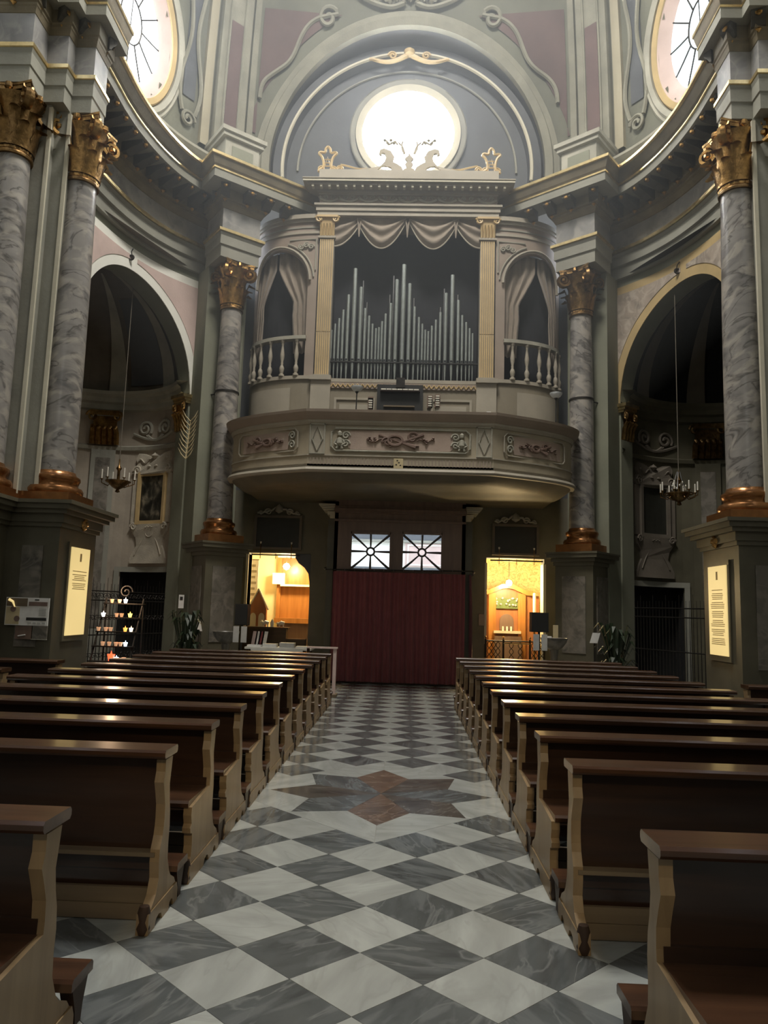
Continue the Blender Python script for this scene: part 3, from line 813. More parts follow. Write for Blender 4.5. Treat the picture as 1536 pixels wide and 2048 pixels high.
main = [(6.1,11.0)] + [p for p in RIGHT if p[1] > 11.5 and p[1] < 16.4]
COLF = (3.87, 15.8)                       # far column
tt, nn = Vector((-.78,.62)).normalized(), Vector((-.62,-.78)).normalized()
cf = Vector(COLF)
A_ = cf + nn*.26 - tt*.42; B_ = cf + nn*.26 + tt*.38; A0_ = A_ - nn*.75; B0_ = B_ - nn*.75
C_ = cf + nn*.26 + tt*1.35; C0_ = C_ - nn*.75; far_up = [tuple(A0_), tuple(A_), tuple(C_), tuple(C0_)]
far = [tuple(A0_), tuple(A_), tuple(B_), tuple(B0_)]
near = [(5.95,11.75),(4.80,11.42),(4.80,10.62),(5.14,10.62),(5.14,10.34),(5.5,10.34),(5.5,9.86),(6.5,9.86)][::-1]
near = [(6.5,9.92),(5.60,9.92),(5.60,10.36),(5.28,10.36),(5.28,10.60),(4.96,10.60),(4.96,11.02),(5.95,11.02)]
near_r = near                              # travelling with the nave on the left?
for i, sd in enumerate((1, -1)):
    entablature(1+3*i, mirrored(main, sd), 1.0)
    entablature(2+3*i, mirrored(far, sd), .58, .46, .25, mirrored(far_up, sd))
    entablature(3+3*i, mirrored(near, sd), .28, .46, .3)
# solid cores behind the broken-forward entablatures and piers carrying them
for i, sd in enumerate((1, -1)):
    nm = 'right' if sd > 0 else 'left'
    m = MB().prism(mirrored(near, sd), lambda x,y:(x,y,Z_ENT), lambda x,y:(x,y,11.2)); struct('trim_%d' % (7+2*i), m, 'plaster_grey')
    m = MB().prism(mirrored([tuple(A0_+Vector((.2,.4))), tuple(A0_), tuple(A_), tuple(B_), tuple(B0_)], sd), lambda x,y:(x,y,Z_ENT), lambda x,y:(x,y,11.2)); struct('trim_%d' % (8+2*i), m, 'plaster_grey')
    # attic band and its pier
    m = MB().sweep(mirrored(main, sd), [(.06,11.2),(.30,11.22),(.30,11.75),(.36,11.8),(.42,11.86),(.42,11.92),(.06,11.96)]); a = struct('trim_%d' % (11+2*i), m, 'stucco')
    q = cf - nn*.32
    mp_ = MB()
    for (hw, hd, z0, z1) in ((.42,.40,11.2,12.1),(.50,.48,12.1,12.2),(.55,.53,12.2,12.3)):
        c = Vector((sd*q.x, q.y, (z0+z1)/2)); mp_.obox(c, (sd*tt.x*hw, tt.y*hw, 0), (sd*nn.x*hd, nn.y*hd, 0), (0,0,(z1-z0)/2))
    b = part('attic_pier', mp_, 'stucco', a)
    c = Vector((sd*(q.x+nn.x*.41), q.y+nn.y*.41, 11.65)); 
    part('attic_panel', MB().obox(c, (sd*tt.x*.26, tt.y*.26, 0), (sd*nn.x*.012, nn.y*.012, 0), (0,0,.28)), 'plaster_green', b)
    # pier strip beside the far column
    q = cf - nn*.62
    m = MB()
    c = Vector((sd*(q.x), q.y, Z_ENT/2)); m.obox(c, (sd*tt.x*.46, tt.y*.46, 0), (sd*nn.x*.30, nn.y*.30, 0), (0,0,Z_ENT/2))
    struct('wall_pier_' + nm, m, 'plaster_green')
    # near pier: stepped shafts behind the near columns
    m = MB()
    for x0, x1, y0, y1 in ((5.3,6.5,10.75,11.6),(5.24,5.46,10.56,11.0),(5.46,5.75,10.40,11.0),(5.75,6.5,10.3,11.0)):
        m.box(min(sd*x0,sd*x1), max(sd*x0,sd*x1), y0, y1, 0, Z_ENT)
    pr_ = struct('wall_pier_near_' + nm, m, 'plaster_grey')
    for x, y in ((5.24,10.56),(5.46,10.40)):
        part('pier_edge', MB().box(sd*x-.028, sd*x+.028, y-.02, y+.02, 3.1, 9.1), 'plaster_cream', pr_)
# ================================================================== COLUMNS
# corinthian capital pieces (local, radius of the shaft neck = r)
def leaf_mesh(h, w, curl, mat):
    m = MB(); n = 7
    def f(u, v):
        a = (u-.5)*w*(1-.5*v*v)*(1+.2*cos(v*16))
        out = .03 + .09*v + curl*max(0, v-.55)**2*4.5
        z = h*(v - max(0, v-.75)*1.3)
        return (out + .02*cos((u-.5)*pi), a, z)
    m.grid(f, 4, 8); return m.mesh('leaf', mat, True)
LEAF = {m: (leaf_mesh(.44, .20, .12, m), leaf_mesh(.68, .20, .16, m)) for m in ('gold', 'gold_dark')}
def volute_mesh(mat):
    m = MB(); P = spiral(0, 0, .13, 1.8, 1, pi*.5)
    m.tube([(x, 0, z) for x, z in P], [.045-.022*i/22 for i in range(23)], 6)
    m.tube([(-.30, 0, -.26), (-.20, 0, -.05), (-.10, 0, .09), (0, 0, .13)], [.02, .03, .04, .045], 6)
    m.lathe([(.001,-.05),(.05,-.02),(.05,.02),(.001,.05)], (0,0,0), 8)
    return m.mesh('volute', mat, True)
VOL = {m: volute_mesh(m) for m in ('gold', 'gold_dark')}
def capital(parent, r, z0, z1, mat='gold', rot=0.0):
    """children of the column thing: capital > leaf, volute, abacus"""
    h = z1 - z0
    bell = MB().lathe([(r*1.0, 0), (r*1.12, .02), (r*1.12, .06), (r*.98, .08), (r*.98, h*.55), (r*1.18, h*.75), (r*1.45, h*.87)], (0,0,z0), 48, 0, 2*pi, 24, .018)
    cap = part('capital', bell, mat, parent, True, True)
    for row, (n, lm) in enumerate(((8, LEAF[mat][0]), (8, LEAF[mat][1]))):
        for k in range(n):
            a = rot + 2*pi*(k + .5*row)/n
            o = bpy.data.objects.new('leaf', lm); COL.objects.link(o); o.parent = cap
            o.location = (r*.97*cos(a), r*.97*sin(a), z0+.07); o.rotation_euler = (0, 0, a); o.scale = (1, r/.24, h/.95)
    for k in range(4):
        a = rot + pi/4 + pi/2*k
        o = bpy.data.objects.new('volute', VOL[mat]); COL.objects.link(o); o.parent = cap
        o.location = (r*1.78*cos(a), r*1.78*sin(a), z0+h*.77); o.rotation_euler = (0, 0, a); o.scale = (1.25, 1.9, 1.25)
    # abacus: concave square plate
    pl = []
    for k in range(4):
        a0 = rot + pi/4 + pi/2*k; a1 = a0 + pi/2; R = r*2.1
        c0 = Vector((R*cos(a0), R*sin(a0))); c1 = Vector((R*cos(a1), R*sin(a1)))
        for i in range(6):
            t = i/6; q = c0.lerp(c1, t); mid = Vector((cos(a0+pi/4), sin(a0+pi/4)))
            q = q - mid*(.30*r*sin(pi*t)); pl.append((q.x, q.y))
    ab = MB().prism(pl, lambda x,y:(x,y,z1-.10), lambda x,y:(x,y,z1-.04))
    ab.prism([(x*1.04, y*1.04) for x, y in pl], lambda x,y:(x,y,z1-.04), lambda x,y:(x,y,z1))
    part('abacus', ab, mat, cap, False, True)
    fl = MB()
    for k in range(4):
        a = rot + pi/2*k; fl.lathe([(.001,-.07),(.06,-.02),(.05,.05),(.001,.08)], (r*1.30*cos(a), r*1.30*sin(a), z1-.07), 8)
    part('rosette', fl, mat, cap, True, True)
    return cap
def column(loc, label, group, zp, ze, r=.265, rz=0.0, mat='gold', band=True, plate=True):
    t = thing('marble_column', label, 'column', (loc[0], loc[1], zp), rz, group)
    H = ze - zp; hb = .36; hc = 1.02
    # attic base
    bs = MB().lathe([(r*1.42,.04),(r*1.50,.08),(r*1.50,.12),(r*1.42,.16),(r*1.24,.17),(r*1.20,.21),(r*1.26,.25),(r*1.32,.28),(r*1.30,.32),(r*1.18,.34),(r*1.08,hb),(r*1.03,hb+.04)], (0,0,0), 36)
    part('base', bs, 'gold_base', t, True, True)
    if plate: part('plinth', MB().box(-r*1.55, r*1.55, -r*1.55, r*1.55, -.12, .05), 'gold_base', t, False, True)
    zs, zt = hb, H-hc
    pr = [(r, zs), (r, zs+(zt-zs)*.33), (r*.965, zs+(zt-zs)*.6), (r*.90, zs+(zt-zs)*.85), (r*.86, zt-.05)]
    part('shaft', MB().lathe(pr, (0,0,0), 40), 'marble_column', t, True, True)
    part('astragal', MB().lathe([(r*.86,zt-.05),(r*.98,zt-.045),(r*1.0,zt-.02),(r*.98,zt+.005),(r*.86,zt+.01)], (0,0,0), 36), 'gold_dark', t, True, True)
    capital(t, r*.86, zt, H, mat)
    if band:
        zb = 6.22 - zp; k = r*.955
        part('iron_band', MB().lathe([(k,zb-.02),(k+.018,zb-.02),(k+.018,zb+.02),(k,zb+.02)], (0,0,0), 36), 'iron', t, True, True)
    return t
GC = 'gilded marble columns of the nave'
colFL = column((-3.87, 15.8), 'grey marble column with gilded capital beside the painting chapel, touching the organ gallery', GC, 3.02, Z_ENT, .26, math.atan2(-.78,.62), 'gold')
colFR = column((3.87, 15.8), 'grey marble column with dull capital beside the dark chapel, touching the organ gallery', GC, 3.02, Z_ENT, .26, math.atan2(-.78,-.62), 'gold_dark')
colNL = column((-5.14, 10.9), 'large grey marble column with gold capital on the pedestal with the poster board', GC, 3.10, Z_ENT, .275, 0, 'gold', False)
colNL2 = column((-5.86, 10.2), 'outer grey marble column behind the poster board pedestal, beside stepped pilasters', GC, 3.10, Z_ENT, .275, 0, 'gold_dark', False)
colNR = column((5.12, 10.9), 'large grey marble column with gold capital on the pedestal with the long text panel', GC, 3.10, Z_ENT, .275, 0, 'gold', False)

# ------------------------------------------------------------------ pedestals
def mouldbox(mb, x0, x1, y0, y1, steps):
    for (z0, z1, e) in steps: mb.box(x0-e, x1+e, y0-e, y1+e, z0, z1)
def near_pedestal(sd, label):
    x0, x1 = (4.70, 6.5); a, b = (x0, x1) if sd > 0 else (-x1, -x0)
    t = thing('column_pedestal', label, 'pedestal', (sd*5.55, 10.9, 0), 0, 'column pedestals')
    m = MB(); m.box(a, b, 10.28, 11.5, .55, 2.62)
    m.box(*(sorted((sd*5.45, sd*6.5))), 9.80, 10.4, .55, 2.62)
    part('die', m, 'pedestal_olive', t)
    m = MB()
    for (z0, z1, e) in ((0,.38,.14),(.38,.46,.10),(.46,.55,.05)):
        m.box(a-e, b+e, 10.28-e, 11.5+e, z0, z1); xs = sorted((sd*5.45, sd*6.5)); m.box(xs[0]-e, xs[1]+e, 9.8-e, 10.4, z0, z1)
    part('foot_moulding', m, 'pedestal_olive', t)
    m = MB()
    for (z0, z1, e) in ((2.62,2.68,.04),(2.68,2.80,.07),(2.80,2.86,.14),(2.86,2.93,.20),(2.93,2.98,.24)):
        m.box(a-e, b+e, 10.28-e, 11.5+e, z0, z1); xs = sorted((sd*5.45, sd*6.5)); m.box(xs[0]-e, xs[1]+e, 9.8-e, 10.4, z0, z1)
    part('cap_moulding', m, 'pedestal_olive', t)
    # marble inlays on the face towards the choir and a gilded boss over the plaque
    for c in ((5.06, 10.28), (5.72, 9.80), (6.2, 9.80)):
        part('marble_inlay', MB().box(sd*c[0]-.15, sd*c[0]+.15, c[1]-.018, c[1]+.01, .95, 2.35), 'marble_panel', t)
    bm = MB(); X = sd*(x0-.03)
    for dy, dz in ((0,.05),(-.06,-.02),(.06,-.02),(0,-.07)): bm.lathe([(.001,-.05),(.05,-.01),(.04,.04),(.001,.05)], (X-sd*.03, 10.9+dy, 2.74+dz), 8)
    part('gilded_boss', bm, 'gold', t, True)
    return t
near_pedestal(-1, 'dark olive pedestal with a poster board on its face, under the paired columns')
near_pedestal(1, 'dark olive pedestal with a long text panel on its aisle face')
# lit plaques on the aisle faces: frame, glowing panel, rows of print
def plaque(sd, label, nrows):
    X = sd*4.70; yc = 10.92; t = thing('lit_text_panel', label, 'text panel', (X, yc, 1.02), 0)
    i = -sd
    part('backing', MB().box(min(X, X+i*.03), max(X, X+i*.03), yc-.37, yc+.37, 1.02, 2.44), 'pedestal_olive', t)
    part('panel', MB().box(min(X+i*.03, X+i*.045), max(X+i*.03, X+i*.045), yc-.31, yc+.31, 1.10, 2.37), 'plaque_lit', t)
    r = random.Random(3+sd); P = MB(); z = 2.02
    for k in range(nrows):
        w = r.uniform(.17, .24); P.box(min(X+i*.0455, X+i*.0465), max(X+i*.0455, X+i*.0465), yc-w, yc+w, z, z+.011); z -= (.026 if k % 4 else .05)
        if z < 1.22: break
    P.box(min(X+i*.0455, X+i*.0465), max(X+i*.0455, X+i*.0465), yc-.03, yc+.03, 2.17, 2.29)
    part('print', P, 'print_tan', t)
    return t
plaque(-1, 'glowing yellow text panel on the pedestal beside the poster board', 9)
plaque(1, 'glowing yellow panel densely printed with lines, on the pedestal opposite the poster', 40)
# poster board clipped to the near pedestal
t = thing('poster_board', 'printed notice board with photo and white columns on the dark pedestal', 'poster', (-5.25, 10.22, 1.2))
pc = aty(53, 1223, 10.2); w_, h_ = .30, .19
def pbox(x0, x1, z0, z1, y0=10.205, y1=10.21): return MB().box(pc.x+x0, pc.x+x1, y0, y1, pc.z+z0, pc.z+z1)
part('board', pbox(-w_, w_, -h_, h_, 10.21, 10.235), 'paper', t)
part('photo_print', pbox(-w_+.01, .0, .07, h_-.01), 'wood_base', t)
part('photo_print', pbox(-w_+.01, -.1, -h_+.015, .06), 'pale_tan', t)
m = MB().tube([(pc.x-.26, 10.2, pc.z+.16), (pc.x-.2, 10.2, pc.z+.13), (pc.x-.17, 10.2, pc.z+.06)], [.02,.016,.008], 5); part('photo_print', m, 'plaque_lit', t)
for x, z in ((-.19,.03),(-.13,-.1)): part('photo_print', MB().lathe([(.04,-.002),(.04,.002)], (0,0,0), 12).add([], []), 'relief_brown', t, False, True)
for o_, (x, z) in zip([c for c in t.children if c.data.materials[0].name == 'relief_brown'], ((-.19,.03),(-.13,-.1))):
    o_.location = Vector((pc.x+x, 10.203, pc.z+z)) - Vector(t.location); o_.rotation_euler = (pi/2, 0, 0)
part('photo_print', pbox(.02, w_-.02, .08, .135), 'relief_brown', t)
part('print_block', pbox(.0, w_-.02, -.12, -.08), 'black_plastic', t)
part('print_block', pbox(.1, .16, .155, .17), 'black_plastic', t)
for k in range(5): part('print_line', pbox(.17, w_-.03, -.05+.022*k, -.041+.022*k), 'paper_grey', t)
for k in range(4): part('print_line', pbox(.03+.065*k, .075+.065*k, -.165, -.145), 'paper_grey', t)
t['group'] = 'notices'
for k, (px, lab, w2) in enumerate(((47, 'small dark leaflet tray under the poster board, with one white pen', .12), (78, 'small speckled stone panel under the poster board', .105))):
    q = aty(px, 1265, 10.22); o = thing('leaflet_tray', lab, 'tray' if k == 0 else 'panel', (q.x, 10.24, q.z-.09))
    part('face', MB().box(q.x-w2, q.x+w2, 10.22, 10.25, q.z-.09, q.z+.09), 'wood_portal' if k == 0 else 'marble_panel', o)
    if k == 0: part('pen', MB().tube([(q.x-.07, 10.212, q.z-.05), (q.x+.03, 10.212, q.z-.03)], .008, 5), 'paper', o)
    else: part('rim', MB().box(q.x-w2, q.x+w2, 10.215, 10.255, q.z-.1, q.z-.09), 'stucco', o)

# far pedestals (turned with the oval) with marble panel
def far_pedestal(sd, label):
    q = cf - nn*.03; t = thing('column_pedestal', label, 'pedestal', (sd*q.x, q.y, 0), 0, 'column pedestals')
    def blk(hw, hd, z0, z1): return MB().obox((sd*q.x, q.y, (z0+z1)/2), (sd*tt.x*hw, tt.y*hw, 0), (sd*nn.x*hd, nn.y*hd, 0), (0,0,(z1-z0)/2))
    part('die', blk(.42, .42, .5, 2.62), 'pedestal_olive', t)
    m = MB()
    for hw, z0, z1 in ((.54,0,.36),(.50,.36,.44),(.46,.44,.5)): g = blk(hw, hw, z0, z1); m.add(g.v, g.f)
    part('foot_moulding', m, 'pedestal_olive', t)
    m = MB()
    for hw, z0, z1 in ((.45,2.62,2.70),(.49,2.70,2.78),(.56,2.78,2.86),(.58,2.86,2.90)): g = blk(hw, hw, z0, z1); m.add(g.v, g.f)
    part('cap_moulding', m, 'pedestal_olive', t)
    for e, (ax, bx) in enumerate(((tt, nn), (nn, -tt), (nn, tt))):
        c = Vector((sd*(q.x+bx.x*.425), q.y+bx.y*.425, 1.62))
        part('marble_inlay', MB().obox(c, (sd*ax.x*.26, ax.y*.26, 0), (sd*bx.x*.012, bx.y*.012, 0), (0,0,.78)), 'marble_panel', t)
    return t
far_pedestal(-1, 'olive pedestal with pale marble panel beside the lit cupboard room')
far_pedestal(1, 'olive pedestal with grey marble panel beside the room with the iron gate')
# ================================================================== ORGAN CASE
ORY = 16.0
org = thing('pipe_organ', 'tall grey organ case with silver pipes, swagged drapery and gilded pilasters on the gallery', 'organ', (0, ORY+.4, 4.35))
ORZ = 4.35
# void behind the pipes
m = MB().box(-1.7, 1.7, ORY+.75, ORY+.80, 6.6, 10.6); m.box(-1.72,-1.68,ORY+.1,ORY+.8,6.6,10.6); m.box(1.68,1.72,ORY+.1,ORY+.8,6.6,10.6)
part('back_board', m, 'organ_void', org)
# lower case with panels
part('lower_case', MB().box(-2.05, 2.05, ORY, ORY+.85, ORZ, 6.66), 'case_dark', org)
for x0, x1 in ((-1.52,-.62), (.62,1.52)):
    m = MB()
    for a, b, c, d in ((x0,x1,6.18,6.23),(x0,x1,5.0,5.05),(x0,x0+.05,5.05,6.18),(x1-.05,x1,5.05,6.18)): m.box(a, b, ORY-.03, ORY, c, d)
    part('panel_frame', m, 'case_grey', org)
    part('panel', MB().box(x0+.12, x1-.12, ORY-.02, ORY, 5.1, 6.08), 'case_grey', org)
for sx in (-1, 1): part('pedestal_block', MB().box(sx*1.83-.22, sx*1.83+.22, ORY-.08, ORY+.3, ORZ, 6.66), 'case_grey', org)
# guilloche band under the pipes
part('pipe_rail', MB().box(-1.66, 1.66, ORY-.04, ORY+.3, 6.58, 6.66), 'case_grey', org)
m = MB()
for k in range(30):
    x = -1.58 + k*.109
    m.tube([(x-.05+.10*i/8, ORY-.045, 6.50+.035*sin(-pi+2*pi*i/8)*(1 if k < 15 else -1)) for i in range(9)], .014, 5)
part('guilloche', m, 'gilt_paint', org, True)
part('guilloche_ground', MB().box(-1.66, 1.66, ORY-.035, ORY+.02, 6.44, 6.58), 'case_mauve', org)
# mouldings over base
for x in (-1.84, 1.84): part('base_moulding', MB().box(x-.24, x+.24, ORY-.14, ORY+.3, 6.60, 6.70), 'case_grey', org)
# pilasters: fluted, gilded
for sx in (-1, 1):
    cx_ = sx*1.825; m = MB().box(cx_-.165, cx_+.165, ORY-.02, ORY+.2, 6.70, 9.98)
    pl = part('pilaster', m, 'case_grey', org)
    for k in range(7):
        x = cx_ - .138 + k*.046
        part('flute', MB().box(x-.0145, x+.0145, ORY-.05, ORY-.015, 6.74, 7.72).box(x-.0145, x+.0145, ORY-.045, ORY-.015, 7.74, 9.93), 'gilt_paint', pl)
    part('pilaster_base', MB().box(cx_-.18, cx_+.18, ORY-.06, ORY, 6.68, 6.74), 'case_grey', pl)
    part('necking', MB().box(cx_-.2, cx_+.2, ORY-.07, ORY+.1, 9.95, 10.0), 'case_grey', pl)
    c = MB(); c.grid(lambda u, v: (cx_ + lerp(-.15, .15, u)*(1+.25*v), ORY-.03-.06*v, lerp(10.0, 10.42, v)), 4, 3)
    for k in range(5): c.tube([(cx_-.14+.07*k, ORY-.05, 10.0), (cx_-.14+.07*k, ORY-.08, 10.2), (cx_-.14+.07*k, ORY-.14, 10.27)], [.03,.03,.012], 5)
    for e in (-1, 1): c.tube([(cx_+e*.2+x, ORY-.1, 10.38+z) for x, z in spiral(0, 0, .085, 1.6, e, .4)], .026, 5)
    c.box(cx_-.24, cx_+.24, ORY-.14, ORY+.1, 10.42, 10.47)
    part('capital', c, 'gilt_paint', pl, True)
# entablature
m = MB()
for z0, z1, e in ((10.47,10.57,0),(10.57,10.68,.03),(10.68,10.73,.07)): m.box(-2.06-e, 2.06+e, ORY-.12-e, ORY+1.2, z0, z1)
part('architrave', m, 'case_grey', org)
part('frieze', MB().box(-2.02, 2.02, ORY-.10, ORY+1.2, 10.73, 10.96), 'case_mauve', org)
m = MB()
for k in range(9):
    x = -1.8 + k*.45
    m.tube([(x-.2+.4*i/10, ORY-.115, 10.87-.07*sin(pi*i/10)) for i in range(11)], .03, 5)
    m.lathe([(.001,-.04),(.05,0),(.001,.05)], (x-.21, ORY-.12, 10.89), 8)
    for e in (-1, 1): m.tube([(x+e*.08+q, ORY-.115, 10.90+w) for q, w in spiral(0,0,.055,1.4,e)], .014, 4)
part('frieze_garland', m, 'stucco', org, True)
m = MB()
for z0, z1, e in ((10.96,10.99,.02),(10.99,11.02,.06),(11.06,11.10,.26),(11.10,11.13,.29),(11.13,11.16,.33),(11.16,11.18,.36)): m.box(-2.02-e, 2.02+e, ORY-.12-e, ORY+1.25, z0, z1)
m.box(-2.06, 2.06, ORY-.16, ORY+1.2, 11.02, 11.06)
part('cornice', m, 'case_grey', org)
part('cornice_fillet', MB().box(-2.37, 2.37, ORY-.47, ORY-.44, 11.10, 11.13), 'plaster_cream', org)
dent = MB().box(-.025, .025, -.06, .06, 0, .06).mesh('dentil', 'plaster_cream')
for k in range(24):
    o = bpy.data.objects.new('dentil', dent); COL.objects.link(o); o.parent = org
    o.location = Vector((-2.15 + k*4.3/23, ORY-.34, 11.00)) - ORG[org.name]
part('attic_block', MB().box(-2.02, 2.02, ORY-.36, ORY+.9, 11.18, 11.44), 'case_grey', org)
# crest: two trophies and the central lyre with scrolled supporters (cut-out woodwork)
def cut(poly, y, th=.07): return MB().prism(poly, lambda x,z:(x,y-th/2,z), lambda x,z:(x,y+th/2,z))
cy = ORY-.25; zc = 11.44
for sx in (-1, 1):
    cx_ = sx*1.86; m = MB()
    P = [(.19,0),(.19,.04),(.10,.10),(.09,.22),(.13,.36),(.20,.44),(.17,.48),(.07,.47),(.05,.56),(.0,.62)]
    m.tube([(cx_+x, cy, zc+z) for x, z in catmull(P, 4)], 0.03, 5); m.tube([(cx_-x, cy, zc+z) for x, z in catmull(P, 4)], .03, 5)
    for z in (.14, .22, .30): m.tube([(cx_-.07, cy, zc+z), (cx_+.07, cy, zc+z)], .014, 5)
    m.tube([(cx_-.07, cy, zc+.12), (cx_, cy, zc+.36), (cx_+.07, cy, zc+.12)], .014, 5)
    for e in (-1, 1): m.tube([(cx_+e*.13+x, cy, zc+.07+z) for x, z in spiral(0,0,.075,1.6,e)], .018, 5)
    m.box(cx_-.2, cx_+.2, cy-.04, cy+.04, zc, zc+.03)
    m.tube([(cx_-sx*(.28+.08*0)+x, cy, zc+.08+z) for x, z in spiral(0,0,.08,1.6,-sx)], .02, 5)
    m.tube([(cx_-sx*t, cy, zc+.13+.05*sin(t*6)) for t in [.3+.06*i for i in range(11)]], [.022]*11, 5)
    part('crest_trophy', m, 'gilt_paint', org, True)
    # supporter: scrolled bracket, hooked outwards
    P = [(.10,0),(.15,.10),(.24,.16),(.33,.20),(.30,.30),(.38,.42),(.52,.47),(.60,.44),(.62,.36),(.57,.33),(.55,.38),(.50,.37),(.47,.30),(.50,.20),(.58,.12),(.72,.08),(.95,.05),(1.0,0),(.66,0),(.62,.07),(.54,.12),(.44,.12),(.36,.08),(.32,0)]
    m = cut([(sx*x*1.12, zc+z*1.22) for x, z in (P if sx > 0 else P[::-1])], cy)
    part('crest_supporter', m, 'case_olive', org)
    m = MB().tube([(sx*(.10+.02*i), cy, zc+.52+.04*i-.02*abs(i-3)) for i in range(9)], .02, 5)
    m.tube([(sx*(.12+.06*sin(i*.5)), cy, zc+.46+.06*i) for i in range(6)], .022, 5)
    m.tube([(sx*(.28+.05*i), cy, zc+.68+.03*((i*7) % 4)) for i in range(6)], .026, 5)
    for q in range(4): m.lathe([(.001,-.05),(.045,0),(.001,.05)], (sx*(.36+.07*q), cy, zc+.72+.07*(q % 2)), 6)
    part('crest_sprig', m, 'case_olive', org, True)
m = cut([(-.14,zc),(-.12,zc+.07),(-.05,zc+.1),(-.09,zc+.2),(-.04,zc+.26),(-.1,zc+.33),(-.03,zc+.4),(0,zc+.48),(.03,zc+.4),(.1,zc+.33),(.04,zc+.26),(.09,zc+.2),(.05,zc+.1),(.12,zc+.07),(.14,zc)][::-1], cy)
part('crest_lyre', m, 'case_olive', org)

# pipes: three peaks. mouth line at 7.18
tops = [(-1.555,595),(-1.47,640),(-1.385,618),(-1.29,590),(-1.18,540)]
px = [(663,660),(670,648),(678,637),(686,620),(696,590),(709,538),(721,575),(730,617),(738,632),(745,648),(752,657),(758,655),(764,643),(771,628),(781,607),(793,560),(807,530),(819,568),(829,614),(838,635),(845,648),(851,660),(857,663),(864,652),(872,640),(881,625),(892,587),(905,551),(917,601),(925,631),(933,645),(940,657),(946,667)]
yb = lambda x: 757 + (x-660)*.012
for k, (x, yt) in enumerate(px):
    c = aty(x, yt, ORY+.22); b = aty(x, yb(x), ORY+.22); Ht = c.z
    xx = (c.x + aty(x-2, 720, ORY+.22).x)/2
    r = .022 + .030*max(0, (Ht-7.7)/1.65)
    zf, zm = 6.66, 7.16
    prof = [(r*.28, zf), (r*.95, zm-.03), (r, zm), (r, Ht), (r*.86, Ht), (r*.86, Ht-.03)]
    p = part('pipe', MB().lathe(prof, (xx, ORY+.22, 0), 14), 'pipe_tin', org, True)
    mo = MB().box(xx-r*.6, xx+r*.6, ORY+.22-r-.004, ORY+.22-r*.6, zm-.005, zm+.035)
    part('pipe_mouth', mo, 'organ_void', p)
for x, yt in ((727,562),(734,605),(780,590),(788,552),(828,597),(889,578),(881,615),(916,590)):
    c = aty(x, yt, ORY+.5); part('rear_pipe', MB().lathe([(.022,6.7),(.022,c.z)], (c.x, ORY+.5, 0), 10), 'steel', org, True)
part('pipe_stay', MB().box(-1.66, 1.66, ORY+.15, ORY+.19, 7.10, 7.13), 'black_plastic', org)
# swagged drapery under the architrave
sw = [(-1.68,-.62,-1.9),( -1.32,-.02,-.67),(.02,1.34,.68),(.64,1.70,1.92)]
def swag(xa, xb, zt, drop, y, half=0):
    def f(u, v):
        k = u if half == 0 else (.5+u*.5 if half < 0 else u*.5)
        z = zt - v*(.10 + drop*4*k*(1-k)) ; x = lerp(xa, xb, u)
        fold = .035*sin(v*17 + 5*abs(k-.5)) * (4*k*(1-k))**.5
        return (x, y - .06*sin(pi*v) - fold, z)
    return MB().grid(f, 26, 22)
for (xa, xb, hf, dr) in ((-1.66,-1.05,-1,.62),(-1.15,-.03,0,.66),(.03,1.15,0,.66),(1.05,1.66,1,.62)):
    s_ = part('drapery_swag', swag(xa, xb, 10.52, dr, ORY+.05-(.02 if hf == 0 else 0), hf), 'cloth_rose', org, True)
    P = []
    for i in range(25):
        u = i/24; k = u if hf == 0 else (.5+u*.5 if hf < 0 else u*.5); P.append((lerp(xa,xb,u), ORY+.03, 10.52-(.10+dr*4*k*(1-k))))
    part('fringe', MB().tube(P, .016, 5), 'stucco_pale', s_, True)
for x in (-1.10, 0, 1.10):
    m = MB().tube([(x-.07, ORY, 10.55), (x-.02, ORY-.03, 10.3), (x, ORY-.03, 10.0)], [.02,.02,.012], 5).tube([(x+.07, ORY, 10.55), (x+.02, ORY-.03, 10.3), (x, ORY-.03, 10.0)], [.02,.02,.012], 5)
    part('drapery_tail', m, 'cloth_rose', org, True)

